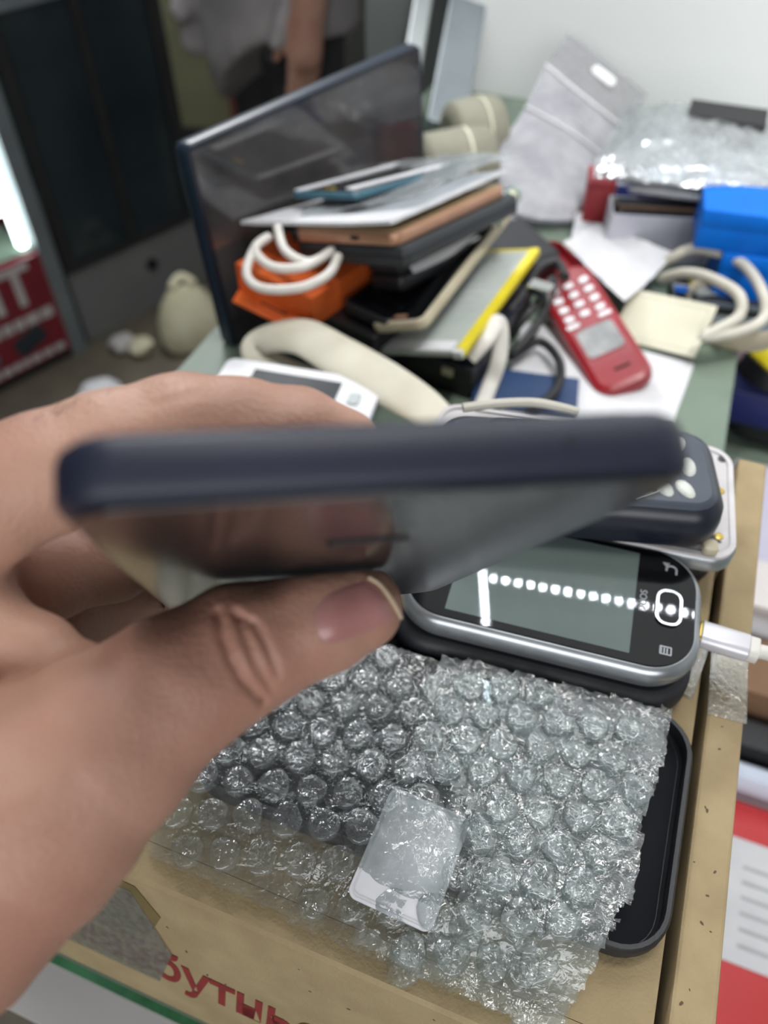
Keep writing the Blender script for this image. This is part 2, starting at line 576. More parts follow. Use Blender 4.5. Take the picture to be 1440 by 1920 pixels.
def text_mesh(body, size, depth=0.0002, shear=0.0, bold=0.0, align='CENTER'):
    cu = bpy.data.curves.new('lettering', 'FONT')
    cu.body = body
    cu.size = size
    cu.extrude = depth
    cu.shear = shear
    cu.offset = bold
    cu.align_x = align
    cu.align_y = 'CENTER'
    ob = bpy.data.objects.new('lettering', cu)
    C.objects.link(ob)
    bpy.context.view_layer.update()
    me = bpy.data.meshes.new_from_object(ob.evaluated_get(bpy.context.evaluated_depsgraph_get()))
    bpy.data.objects.remove(ob)
    bpy.data.curves.remove(cu)
    return me


# ------------------------------------------------------------------ object helpers
def thing(name, label, cat, mtx, group=None, kind=None):
    o = bpy.data.objects.new(name, None)
    o.empty_display_size = 0.01
    C.objects.link(o)
    o.matrix_world = mtx
    o['label'] = label
    if cat:
        o['category'] = cat
    if group:
        o['group'] = group
    if kind:
        o['kind'] = kind
    return o


def part(name, me, m, parent, mtx=None, label=None):
    o = bpy.data.objects.new(name, me)
    if not me.materials:
        me.materials.append(M[m] if isinstance(m, str) else m)
    C.objects.link(o)
    o.parent = parent
    if mtx is not None:
        o.matrix_local = mtx
    if label:
        o['label'] = label
    return o


def one(name, label, cat, me, m, mtx=None, group=None, kind=None):
    o = bpy.data.objects.new(name, me)
    if not me.materials:
        me.materials.append(M[m] if isinstance(m, str) else m)
    C.objects.link(o)
    if mtx is not None:
        o.matrix_world = mtx
    else:                                   # given in world points: move the origin to the base of the thing
        co = np.array([v.co for v in me.vertices])
        c = Vector(((co[:, 0].min() + co[:, 0].max()) / 2, (co[:, 1].min() + co[:, 1].max()) / 2, co[:, 2].min()))
        me.transform(Matrix.Translation(-c))
        o.location = c
    o['label'] = label
    if cat:
        o['category'] = cat
    if group:
        o['group'] = group
    if kind:
        o['kind'] = kind
    return o


def struct(name, me, m, label, mtx=None):
    return one(name, label, None, me, m, mtx, kind='structure')


def local(me, mtx):
    """bring a mesh given in world points into the frame of mtx"""
    me.transform(mtx.inverted())
    return me


def slab3(o, x, y, t):
    """frame of a slab whose upper face has corner o and neighbours x, y; returns frame at the centre of its lower face and the side lengths"""
    m = frame(o, x, y)
    lx = (x - o).length
    ly = (y - o).dot(m.col[1].xyz)
    return m @ T(lx / 2, ly / 2, -t), lx, ly


# ------------------------------------------------------------------ implicit surfaces (hands, body)
def surface_nets(fn, lo, hi, h, band=None):
    lo = np.array(lo, float)
    n = np.ceil((np.array(hi) - lo) / h).astype(int) + 1
    # coarse pass
    q = 5
    nc = (n + q - 1) // q + 1
    ax = [lo[i] + np.arange(nc[i]) * h * q for i in range(3)]
    g = np.stack(np.meshgrid(*ax, indexing='ij'), -1).reshape(-1, 3)
    cv = fn(g).reshape(nc)
    near = np.abs(cv) < h * q * 1.9
    big = np.repeat(np.repeat(np.repeat(near, q, 0), q, 1), q, 2)
    sgn = np.repeat(np.repeat(np.repeat(cv, q, 0), q, 1), q, 2)
    off = q // 2
    def fit(a):
        a = np.pad(a, [(0, max(0, n[i] + off - a.shape[i])) for i in range(3)], mode='edge')
        return a[off:off + n[0], off:off + n[1], off:off + n[2]]
    big, vals = fit(big), fit(sgn).astype(np.float32).copy()
    idx = np.argwhere(big)
    for k in range(0, len(idx), 400000):
        ii = idx[k:k + 400000]
        vals[ii[:, 0], ii[:, 1], ii[:, 2]] = fn(lo + ii * h)
    # close the border
    for a in range(3):
        sl = [slice(None)] * 3
        sl[a] = 0
        vals[tuple(sl)] = np.maximum(vals[tuple(sl)], h * 0.5)
        sl[a] = -1
        vals[tuple(sl)] = np.maximum(vals[tuple(sl)], h * 0.5)
    ins = vals < 0
    c = [ins[i:n[0] - 1 + i, j:n[1] - 1 + j, k:n[2] - 1 + k] for i in (0, 1) for j in (0, 1) for k in (0, 1)]
    s = sum(x.astype(np.int8) for x in c)
    cells = np.argwhere((s > 0) & (s < 8))
    vid = -np.ones(tuple(n - 1), np.int32)
    vid[cells[:, 0], cells[:, 1], cells[:, 2]] = np.arange(len(cells))
    acc = np.zeros((len(cells), 3))
    cnt = np.zeros(len(cells))
    corners = [(i, j, k) for i in (0, 1) for j in (0, 1) for k in (0, 1)]
    for a in range(8):
        for b in range(a + 1, 8):
            ca, cb = np.array(corners[a]), np.array(corners[b])
            if np.abs(ca - cb).sum() != 1:
                continue
            ia, ib = cells + ca, cells + cb
            va = vals[ia[:, 0], ia[:, 1], ia[:, 2]]
            vb = vals[ib[:, 0], ib[:, 1], ib[:, 2]]
            x = (va < 0) != (vb < 0)
            t = np.where(x, va / np.where(x, va - vb, 1), 0)
            acc += np.where(x[:, None], ia + t[:, None] * (cb - ca), 0)
            cnt += x
    verts = lo + acc / cnt[:, None] * h
    faces = []
    for a in range(3):
        b, d = (a + 1) % 3, (a + 2) % 3
        s0 = [slice(1, n[i] - 1) for i in range(3)]
        s0[a] = slice(0, n[a] - 1)
        s1 = list(s0)
        s1[a] = slice(1, n[a])
        A, B = ins[tuple(s0)], ins[tuple(s1)]
        e = np.argwhere(A != B)
        base = e.copy()
        base[:, b] += 1
        base[:, d] += 1
        def cell(db, dd):
            k = base.copy()
            k[:, b] += db
            k[:, d] += dd
            return vid[k[:, 0], k[:, 1], k[:, 2]]
        qd = np.stack([cell(-1, -1), cell(0, -1), cell(0, 0), cell(-1, 0)], 1)
        fl = A[e[:, 0], e[:, 1], e[:, 2]]
        qd = np.where(fl[:, None], qd, qd[:, ::-1])
        faces.append(qd)
    faces = np.concatenate(faces)
    faces = faces[(faces >= 0).all(1)]
    return verts, faces


def np_mesh(name, verts, faces):
    me = bpy.data.meshes.new(name)
    me.vertices.add(len(verts))
    me.vertices.foreach_set('co', np.asarray(verts, np.float32).ravel())
    me.loops.add(len(faces) * 4)
    me.loops.foreach_set('vertex_index', np.asarray(faces, np.int32).ravel())
    me.polygons.add(len(faces))
    me.polygons.foreach_set('loop_start', np.arange(0, len(faces) * 4, 4, dtype=np.int32))
    me.update()
    me.validate()
    me.shade_smooth()
    return me


def cone(p, a, b, ra, rb):
    a, b = np.asarray(a, float), np.asarray(b, float)
    ba = b - a
    h = np.clip((p - a) @ ba / max(ba @ ba, 1e-12), 0, 1)
    return np.linalg.norm(p - a - h[:, None] * ba, axis=1) - (ra + (rb - ra) * h)


def smin(a, b, k):
    h = np.clip(0.5 + 0.5 * (b - a) / k, 0, 1)
    return b + (a - b) * h - k * h * (1 - h)


def chain(p, pts, k):
    d = None
    for (a, ra), (b, rb) in zip(pts[:-1], pts[1:]):
        c = cone(p, a, b, ra, rb)
        d = c if d is None else smin(d, c, k)
    return d

# ================================================================== THE ROOM
ZC = -0.355          # counter top, from the camera
ZL = -0.265          # cardboard box lid
X0, X1, Y0, Y1 = -2.6, 1.9, -1.5, 3.6
struct('floor', box(X0, X1, Y0, Y1, -0.08, 0.0), 'floor', 'dark brown shop floor')
struct('ceiling', box(X0, X1, Y0, Y1, 2.5, 2.56), 'ceiling', 'pale grey shop ceiling')
struct('wall_left', box(X0 - 0.08, X0, Y0, Y1, 0, 2.5), 'dark_wall', 'dark wall on the left of the shop')
struct('wall_right', box(X1, X1 + 0.08, Y0, Y1, 0, 2.5), 'white_wall', 'white wall on the right of the shop')
struct('wall_far', box(X0, X1, Y1, Y1 + 0.08, 0, 2.5), 'dark_wall', 'dim far wall behind the display cases')
struct('wall_near', box(X0, X1, Y0 - 0.08, Y0, 0, 2.5), 'grey_wall', 'grey wall behind the photographer')
win = struct('fill_window_1', box(-0.97, 0.97, -0.012, 0.0, -0.64, 0.64), mat('fill_window_pane', (205, 214, 220), 0.1, col2=(198, 208, 214), nscale=4), 'made-up window dressing the added fill light behind the photographer', T(-0.2, Y0 + 0.012, 1.62))  # window added around the fill light, no opening known here
for x0_, x1_, z0_, z1_ in ((-1.02, -0.97, -0.69, 0.69), (0.97, 1.02, -0.69, 0.69), (-0.97, 0.97, 0.64, 0.69), (-0.97, 0.97, -0.69, -0.64)):
    part('fill_window_frame', box(x0_, x1_, -0.012, 0.03, z0_, z1_), 'steel_light', win)
struct('wall_back', box(-0.275, 1.55, 0, 0.09, -CAM_Z, 1.2), 'white_wall', 'white partition wall behind the cluttered counter', MST(0, 0.935, 0))

# steel posts leaning beside the white wall
def post(name, label, a0, a1, d, wpx, m, th=0.02):
    p0, p1 = P(*a0, ZC + 0.012), D(*a1, d[1])
    w = wpx / FPX * (d[0] + d[1]) / 2
    ax = (p1 - p0).normalized()
    side = ax.cross(FWD).normalized()
    up2 = p0 + ax * 0.05
    fm = frame(p0, p0 + side, up2)
    L = (p1 - p0).length
    # long enough to stand on the counter and rise above the frame
    me = slab(w, L, th, 0.004, 0.002)
    t = thing(name, label, 'post', fm @ T(0, L / 2, -th))
    part('bar', me, m, t)
    part('lip', slab(w * 0.16, L, 0.006, 0.001, 0.001), m, t, T(-w * 0.42, 0, th))
    part('lip', slab(w * 0.16, L, 0.006, 0.001, 0.001), m, t, T(w * 0.42, 0, th))
    return t
post('steel_post', 'broad grey steel post leaning beside the white wall', (832, 262), (925, -260), (0.80, 0.97), 66, 'steel')
post('steel_post', 'narrow pale steel post left of the broad grey post', (752, 258), (836, -240), (0.82, 1.00), 32, 'steel_light')
struct('trim_1', box(-0.44, -0.30, 0, 0.05, -CAM_Z, 1.2), 'grey_wall', 'grey door panel left of the steel posts', MST(0, 1.08, 0))

# ------------------------------------------------------------------ counter
ct = thing('shop_counter', 'shop counter with greenish glass top and white shelf board below', 'counter', MST(0, 0, -CAM_Z))
H = CAM_Z + ZC
part('glass_top', box(-0.30, 0.070, 0.030, 0.934, H - 0.008, H), 'counter', ct)
part('glass_edge', box(-0.30, 0.070, 0.027, 0.030, H - 0.008, H), 'glass_edge', ct, label='polished green front edge of the glass')
part('shelf_board', box(-0.30, 0.066, 0.009, 0.934, H - 0.062, H - 0.045), 'white_board', ct, label='white shelf board under the glass')
part('support_rail', box(-0.29, 0.06, 0.10, 0.13, H - 0.045, H - 0.008), 'dark_board', ct)
part('support_rail', box(-0.29, 0.06, 0.88, 0.91, H - 0.045, H - 0.008), 'dark_board', ct)
part('front_panel', box(-0.30, 0.066, 0.022, 0.04, 0.0, H - 0.062), 'dark_board', ct)
part('side_panel', box(-0.30, -0.282, 0.04, 0.934, 0.0, H - 0.062), 'dark_board', ct)
part('side_panel', box(0.048, 0.066, 0.04, 0.934, 0.0, H - 0.062), 'dark_board', ct)

# low shelf to the right of the counter
ZS = -0.58
ls = thing('low_shelf', 'low grey-green shelf standing right of the counter', 'shelf', MST(0, 0, -CAM_Z))
part('board', box(0.10, 0.62, -0.30, 0.92, CAM_Z + ZS - 0.02, CAM_Z + ZS), 'counter', ls)
for a, b in ((0.12, -0.28), (0.60, -0.28), (0.12, 0.90), (0.60, 0.90)):
    part('leg', box(a - 0.015, a + 0.015, b - 0.015, b + 0.015, 0, CAM_Z + ZS - 0.02), 'steel', ls)

# ------------------------------------------------------------------ LED strips on the ceiling, mirrored in the silver phone
ZP = -0.2385
def mirrored(px, py, zc=0.55):
    p = P(px, py, ZP)
    r = p - CAM
    k = (zc - ZP) / -r.z
    return Vector((p.x + r.x * k, p.y + r.y * k, CAM_Z + zc))
led_me = lathe([(0.0, -0.002), (0.0012, -0.0017), (0.0017, -0.0009), (0.0018, 0.0)], 10)
led_me.materials.append(M['led'])
def led_strip(label, a, b, pitch):
    L = (b - a).length
    m = frame(a, b, a + Vector((0, 0, 1)).cross(b - a))
    t = thing('led_strip', label, 'light', m, 'LED strips hanging over the counter')
    part('carrier', box(-0.006, L + 0.006, -0.006, 0.006, 0.0, 0.004), 'white_board', t)
    for x in (0.01, L - 0.01):
        part('hanging_wire', tube([(x, 0, 0.004), (x, 0, 0.3), (x, 0, 2.5 - m.translation.z)], 0.0006, 6, n=1), 'steel', t)
    k = 0
    while k * pitch <= L:
        o = bpy.data.objects.new('led', led_me)
        C.objects.link(o)
        o.parent = t
        o.matrix_local = T(k * pitch, 0, 0)
        k += 1
a, b = mirrored(925, 1086), mirrored(1306, 1154)
d_ = (b - a).normalized()
led_strip('long LED strip hanging along the wall over the counter', a, b + d_ * 0.20, (b - a).length / 16.0)
a2, b2 = mirrored(902, 1040), mirrored(913, 1205)
led_strip('short LED strip hanging across the end of the long strip', a2 + (a2 - b2) * 0.25, b2 + (b2 - a2) * 0.5, 0.0135)

# ------------------------------------------------------------------ cardboard box
SB0, SB1, TB0, TB1, TR1 = -0.175, 0.0714, 0.049, 0.258, 0.312
cb = thing('cardboard_box', 'brown cardboard box carrying old phones and bubble wrap', 'box', MST(0, 0, ZC))
HB = ZL - ZC                      # lid height over the counter
part('lid', box(SB0 + 0.0135, 0.0555, TB0 + 0.0121, TB1 - 0.0135, HB - 0.003, HB), 'card', cb)
part('right_wall', slab(0.0128, TR1 - TB0, HB + 0.003, 0.0015, 0.0012), 'card', cb, T(SB1 - 0.0064, (TB0 + TR1) / 2, 0))
part('left_wall', slab(0.0128, TB1 - TB0, HB + 0.002, 0.0015, 0.0012), 'card', cb, T(SB0 + 0.0064, (TB0 + TB1) / 2, 0))
TF0 = 0.031                       # the front wall bulges out towards its foot
fw_v = []
for x in (SB0 + 0.0134, 0.0580):
    fw_v += [(x, TF0, 0.0), (x, TB0 + 0.0119, 0.0), (x, TB0 + 0.0119, HB), (x, TB0 + 0.0016, HB), (x, TB0 + 0.0003, HB - 0.0014)]
part('front_wall', mesh('front_wall', fw_v, [(0, 1, 2, 3, 4), (9, 8, 7, 6, 5), (0, 5, 6, 1), (1, 6, 7, 2), (2, 7, 8, 3), (3, 8, 9, 4), (4, 9, 5, 0)], angle=30), 'card', cb)
part('back_wall', slab(0.0582 + (-SB0 - 0.0132), 0.012, HB + 0.001, 0.0005, 0.0012), 'card', cb, T((0.0582 + SB0 + 0.0132) / 2, TB1 - 0.007, 0))
part('bottom', box(SB0 + 0.016, 0.0555, TB0 + 0.0135, TB1 - 0.015, 0.0, 0.003), 'gap', cb)
part('tape', slab(0.0135, 0.030, 0.0002, 0.0005, 0.0001), 'clear_tape', cb, T(SB1 - 0.0066, 0.186, HB + 0.0031) @ RZ(3), label='clear tape over the rim')
part('tape', slab(0.016, 0.026, 0.0002, 0.0005, 0.0001), 'clear_tape', cb, T(0.0475, 0.19, HB + 0.0002) @ RZ(-8), label='clear tape over the lid edge')
# printing on the front wall
fa = math.atan2(TB0 + 0.0003 - TF0, HB - 0.0014)
FW = Matrix(((1, 0, 0, 0), (0, math.sin(fa), -math.cos(fa), TF0), (0, math.cos(fa), math.sin(fa), 0), (0, 0, 0, 1)))     # x along the wall, y up it, z out of it
part('lettering', text_mesh('майбутнього', 0.030, 0.0001, 0.10, 0.0007, 'LEFT'), 'red_ink', cb, FW @ T(-0.143, 0.034, 0.0002) @ Matrix.Diagonal((0.68, 1, 1, 1)), label='dark red lowercase lettering')
part('tape', prism([(-0.05, -0.018), (-0.002, -0.020), (0.010, -0.010), (0.016, 0.006), (0.008, 0.020), (-0.02, 0.022), (-0.05, 0.02)], 0.0, 0.0002), 'brown_tape', cb, FW @ T(-0.112, 0.066, 0.00012), label='torn olive brown tape')
part('tape', prism([(-0.06, -0.035), (0.010, -0.034), (0.018, -0.006), (0.006, 0.028), (-0.06, 0.03)], 0.0, 0.0002), 'clear_tape', cb, FW @ T(-0.112, 0.054, 0.0004), label='wrinkled clear tape')
sp_me = prism([(0.0008 * math.cos(k * 1.05) * (1 + 0.3 * (k % 2)), 0.0005 * math.sin(k * 1.05)) for k in range(6)], 0, 0.00012)
sp_me.materials.append(M['speck'])
for k in range(26):
    if k < 14:
        mm = T(SB1 - 0.0064 + random.uniform(-0.005, 0.005), random.uniform(0.06, 0.19), HB + 0.003) @ RZ(random.uniform(0, 180))
    else:
        mm = FW @ T(random.uniform(-0.10, 0.05), random.uniform(0.03, 0.085), 0) @ RZ(random.uniform(0, 180))
    mm = mm @ Matrix.Scale(random.uniform(0.4, 1.0), 4)
    o = bpy.data.objects.new('fibre_speck', sp_me)
    C.objects.link(o)
    o.parent = cb
    o.matrix_local = mm

# ================================================================== ON THE BOX
# black phone case lying open on the lid
pc = thing('phone_case', 'open black rubber phone case lying face up on the box lid', 'phone case', MST(-0.025, 0.1215, ZL, 0))
part('shell', tray(0.160, 0.083, 0.0095, 0.016, 0.0022, 0.0016), 'rubber', pc)
part('lining', slab(0.1530, 0.0760, 0.0003, 0.0125, 0.0001), 'tray_floor', pc, T(0, 0, 0.0016))
fl_me = prism([(0.0006, 0), (0.0002, 0.00025), (-0.0006, 0.0001), (-0.0002, -0.0002)], 0, 0.0001)
fl_me.materials.append(M['dust'])
for k in range(16):
    o = bpy.data.objects.new('dust_fleck', fl_me)
    C.objects.link(o)
    o.parent = pc
    o.matrix_local = T(random.uniform(0.03, 0.074), random.uniform(-0.035, 0.035), 0.0019) @ RZ(random.uniform(0, 180)) @ Matrix.Scale(random.uniform(0.4, 1.2), 4)

# dark wrapped phone lying in the case under the bubble wrap
dp = thing('wrapped_phone', 'dark smartphone lying under the clear bubble wrap', 'phone', MST(-0.055, 0.1215, ZL + 0.002, 0))
part('body', slab(0.092, 0.064, 0.0075, 0.008, 0.0015), 'navy_dark', dp)
part('screen', slab(0.088, 0.060, 0.0006, 0.007, 0.0002), 'black_glass', dp, T(0, 0, 0.0075))
# white rounded card on it
wcard_m, lx, ly = slab3(P(648, 1678, ZL + 0.0115), P(808, 1752, ZL + 0.0115), P(775, 1490, ZL + 0.0115), 0.0012)
wc = thing('white_card', 'small white rounded plastic card under the bubble wrap', 'card', wcard_m)
part('plate', slab(lx, ly, 0.0012, 0.003, 0.0003), 'white_plastic', wc)
part('rim', ring_slab(lx - 0.002, ly - 0.002, 0.0002, 0.0025, 0.0006, 0.0012), 'paper', wc)

# ------------------------------------------------------------------ silver smartphone
A_, B_, C_ = P(1207, 1048, ZP), P(1137, 1225, ZP), P(790, 1125, ZP)
xd = (B_ - C_).normalized()
yd = Vector((0, 0, 1)).cross(xd)
ya = (A_ - B_)
print('silver phone screen', (B_ - C_).length, ya.length, 'skew', math.degrees(math.asin(ya.normalized().dot(xd))))
# rotate a little to share the skew
xd = (Matrix.Rotation(math.radians(3.0), 3, 'Z') @ xd)
endc = P(1320, 1158, ZP)
SL, SW, STK = 0.110, 0.0590, 0.0115
sm = frame(endc - xd * SL / 2, endc, endc - xd * SL / 2 + Vector((0, 0, 1)).cross(xd)) @ T(0, 0, -STK)
sph = thing('silver_smartphone', 'silver-rimmed touchscreen phone with round-cornered home key, plugged in', 'phone', sm)
prof = [(0.004, 0), (0.0015, 0.0012), (0.0003, 0.0035), (0, 0.0058), (0.0003, 0.0082), (0.0012, 0.0102), (0.0024, 0.0112), (0.0034, STK)]
part('body', slab(SL, SW, STK, 0.0195, profile=prof, n=12), 'silver', sph)
part('front_glass', slab(SL - 0.0062, SW - 0.0062, 0.0005, 0.0165, 0.0002, n=12, z0=STK), 'black_glass', sph)
zt = STK + 0.0005
part('display', slab(0.0655, 0.0462, 0.00012, 0.0002, 0.00004, z0=zt), 'lcd', sph, T(SL / 2 - 0.0245 - 0.0655 / 2, 0, 0))
hk = part('home_key', slab(0.0085, 0.0152, 0.0007, 0.0038, 0.0003, z0=zt), 'black_glass', sph, T(SL / 2 - 0.0125, 0, 0))
part('chrome_ring', ring_slab(0.0092, 0.0160, 0.0009, 0.0041, 0.0009, zt), 'chrome', hk)
bi = [(0.0016 * math.cos(a) , 0.0018 * math.sin(a)) for a in [math.radians(x) for x in range(-90, 100, 18)]]
pts3 = [Vector((-0.0022, -0.0018, 0))] + [Vector((x, y, 0)) for x, y in bi] + [Vector((-0.0012, 0.0018, 0))]
part('back_symbol', tube(pts3, 0.0004, 6, n=3, flat=0.3), 'icon', sph, T(SL / 2 - 0.0125, 0.0185, zt + 0.0001) @ RZ(90))
part('back_symbol_arrow', prism([(-0.0008, 0.0), (0.0012, 0.0014), (0.0012, -0.0014)], 0, 0.0002), 'icon', sph, T(SL / 2 - 0.0145, 0.0200, zt) @ RZ(90))
ms = part('menu_symbol', ring_slab(0.0042, 0.0036, 0.0002, 0.0004, 0.0005, zt), 'icon', sph, T(SL / 2 - 0.0125, -0.0185, 0))
for k in (-1, 0, 1):
    part('bar', box(-0.0005 + k * 0.001 - 0.0002, -0.0005 + k * 0.001 + 0.0003, -0.0011, 0.0011, zt, zt + 0.0002), 'icon', ms)
part('lettering', text_mesh('DUOS', 0.0036, 0.00005), 'icon', sph, T(SL / 2 - 0.0215, 0.001, zt + 0.0001) @ RZ(90))
part('charging_socket', slab(0.0016, 0.0085, 0.0030, 0.0006, 0.0003), 'black', sph, T(SL / 2 - 0.0007, 0.0, 0.0042))

# black phone below it
bp_m = frame(endc - xd * 0.056, endc, endc - xd * 0.056 + Vector((0, 0, 1)).cross(xd))
bp_m.translation = bp_m.translation + Vector((0, -0.0015, 0))
bp_m.translation.z = CAM_Z + ZL
bkp = thing('black_phone', 'glossy black phone lying under the silver smartphone', 'phone', bp_m)
th_ = (ZP - STK) - ZL - 0.0004
part('body', slab(0.112, 0.062, th_, 0.018, profile=[(0.003, 0), (0.0008, 0.002), (0, 0.005), (0.0004, th_ - 0.003), (0.002, th_ - 0.0008), (0.004, th_)], n=10), 'rubber', bkp)
part('trim_ring', ring_slab(0.1115, 0.0615, 0.0012, 0.0178, 0.0008, 0.006), 'black_glass', bkp)

# charging cable plugged into it
pm = frame(P(1306, 1186, ZP - 0.006), P(1424, 1222, ZP - 0.006), P(1320, 1100, ZP - 0.006))
cc = thing('charging_cable', 'white charging cable plugged into the silver smartphone', 'cable', pm)
def cyl_x(x0, x1, ry, rz, r):
    me = slab(ry * 2, rz * 2, x1 - x0, r, 0.0004)
    me.transform(Matrix(((0, 0, 1, x0), (1, 0, 0, 0), (0, 1, 0, 0), (0, 0, 0, 1))))
    return me
part('metal_tip', cyl_x(-0.004, 0.0006, 0.0036, 0.0012, 0.0006), 'gold', cc)
part('collar', cyl_x(0.0004, 0.0016, 0.0046, 0.0030, 0.0026), 'gold', cc)
part('plug_body', cyl_x(0.0014, 0.0178, 0.0052, 0.0036, 0.0032), 'white_metal', cc)
part('boot', cyl_x(0.0178, 0.0212, 0.0048, 0.0034, 0.0030), 'cable_white', cc)
part('cord', tube([(0.0205, 0, 0), (0.03, 0, 0.0005), (0.06, 0, -0.002), (0.11, 0.002, -0.02), (0.155, 0.01, -0.09), (0.17, 0.02, -0.20), (0.178, 0.03, -0.27)], 0.0026, 10), 'cable_white', cc)

# ------------------------------------------------------------------ white phone chassis and what carries it
ZF = -0.238
ch_m, lx, ly = slab3(P(1010, 990, ZF), P(1384, 1062, ZF), P(1398, 850, ZF) - (P(1384, 1062, ZF) - P(1010, 990, ZF)), 0.008)
chl = 0.128
ch_m = ch_m @ T(lx / 2 - chl / 2, 0, 0)
cw = ly
chs = thing('phone_chassis', 'stripped white phone chassis with dark recesses under the keypad phone', 'phone part', ch_m)
part('frame', slab(chl, cw, 0.008, 0.011, profile=[(0.0015, 0), (0, 0.0015), (0, 0.0065), (0.0008, 0.0078), (0.0016, 0.008)], n=8), 'silver', chs)
part('mid_plate', slab(chl - 0.004, cw - 0.004, 0.0005, 0.009, 0.0002, z0=0.008), 'chassis', chs)
part('rim', ring_slab(chl - 0.0015, cw - 0.0015, 0.0018, 0.0102, 0.0022, 0.0075), 'chassis', chs)
zt = 0.0085
hx, hy = chl / 2, cw / 2
part('recess', prism([(hx - 0.047, -hy + 0.008), (hx - 0.012, -hy + 0.0075), (hx - 0.006, -hy + 0.010), (hx - 0.010, -hy + 0.014), (hx - 0.018, -hy + 0.019), (hx - 0.043, -hy + 0.020), (hx - 0.043, -hy + 0.016), (hx - 0.047, -hy + 0.016)], zt, zt + 0.0003), 'chassis_dark', chs)
part('recess', box(hx - 0.062, hx - 0.048, -hy + 0.021, -hy + 0.033, zt, zt + 0.0003), 'chassis_dark', chs)
part('clip', slab(0.009, 0.0035, 0.0012, 0.0005, 0.0003, z0=zt), 'chassis', chs, T(hx - 0.024, -hy + 0.0085, 0))
for k in range(2):
    part('slot', box(hx - 0.024 + k * 0.003, hx - 0.0225 + k * 0.003, -hy + 0.0235, -hy + 0.029, zt, zt + 0.0003), 'black', chs)
scr = lathe([(0, 0.0006), (0.0012, 0.0006), (0.0018, 0.0003), (0.0018, 0)], 12)
for x, y, m_ in ((hx - 0.007, -hy + 0.013, 'gold'), (hx - 0.065, -hy + 0.0085, 'black'), (hx - 0.058, -hy + 0.009, 'gold'), (hx - 0.005, hy - 0.007, 'chassis_dark'), (hx - 0.006, 0.006, 'gold')):
    part('screw', scr.copy(), m_, chs, T(x, y, zt))
sub_m = ch_m.copy()
sub = thing('black_handset', 'black handset lying under the white phone chassis', 'phone', sub_m @ T(-0.002, -0.001, -0.0102))
part('body', slab(0.120, cw - 0.004, 0.010, 0.010, 0.0022), 'black', sub)
part('trim_ring', ring_slab(0.1205, cw - 0.0035, 0.0015, 0.0102, 0.0008, 0.004), 'navy_dark', sub)
sub2 = thing('brown_phone_case', 'thin brown case at the bottom of the phone pile', 'phone case', T(0, 0, 0) @ sub_m @ T(-0.004, 0, -0.0189))
part('shell', tray(0.122, cw - 0.003, 0.0084, 0.010, 0.002, 0.0016), mat('brown_case', (110, 64, 48), 0.5, col2=(96, 56, 42), nscale=30), sub2)
part('lining', slab(0.116, cw - 0.009, 0.0004, 0.008, 0.0001, z0=0.0016), 'black', sub2)

# ------------------------------------------------------------------ navy keypad phone
ZK = -0.215
k0, k1 = P(822, 762, ZK), P(1338, 800, ZK)
kd = (k1 - k0).normalized()
kw, kt = 0.050, 0.0215
km = frame(k0, k1, k0 + Vector((0, 0, 1)).cross(kd))
kl = (k1 - k0).length
km = km @ T(kl / 2, -kw / 2, -kt)
kph = thing('keypad_phone', 'old navy keypad phone with pearl keys on the white chassis', 'phone', km)
prof = [(0.006, 0), (0.002, 0.002), (0.0003, 0.006), (0, 0.011), (0.0008, 0.0165), (0.0028, 0.0198), (0.006, kt)]
part('body', slab(kl, kw, kt, 0.013, profile=prof, n=8), 'navy_dark', kph)
part('face_plate', slab(kl - 0.007, kw - 0.007, 0.0022, 0.010, profile=[(0, 0), (0.0006, 0.001), (0.003, 0.0022)], z0=kt - 0.0018), 'keypad_top', kph)
kz = kt + 0.0004
db = part('display_bezel', ring_slab(0.036, 0.034, 0.0012, 0.004, 0.0022, kz - 0.0002), 'navy', kph, T(-0.016, 0.002, 0))
part('display_glass', slab(0.0316, 0.0296, 0.0006, 0.002, 0.0002, z0=kz), 'green_lcd', db)
part('earpiece', slab(0.002, 0.012, 0.0005, 0.0009, 0.0002, z0=kz), 'black', kph, T(-kl / 2 + 0.009, 0, 0))
part('chrome_arc', tube([(0.020, -0.019, kz), (0.031, -0.012, kz), (0.034, 0, kz), (0.031, 0.012, kz), (0.020, 0.019, kz)], 0.0006, 6), 'chrome', kph)
for i in range(4):
    for j in range(3):
        yy = (j - 1) * 0.0118
        xx = kl / 2 - 0.0135 - i * 0.0078 - 0.0028 * abs(j - 1)
        kk = lathe([(0.0, 0.0013), (0.0025, 0.0012), (0.0040, 0.0006), (0.0044, 0.0)], 16)
        kk.transform(Matrix.Diagonal((0.66, 1.15, 1, 1)))
        part('key', kk, 'key', kph, T(xx, yy, kz) @ RZ(-28 * (j - 1)))
part('strap_lug', slab(0.006, 0.006, 0.004, 0.002, 0.001), 'beige', kph, T(kl / 2 - 0.003, -kw / 2 + 0.003, 0.0))

# ivory cord across the phone's far edge
crd = [P(868, 765, ZK + 0.006), P(930, 757, ZK + 0.0065), P(1000, 755, ZK + 0.006), P(1055, 765, ZK + 0.0045), P(1085, 774, ZK + 0.0035)]
one('ivory_lead', 'short ivory lead lying across the navy keypad phone', 'cord', tube(crd, 0.0019, 8), 'cable_grey')

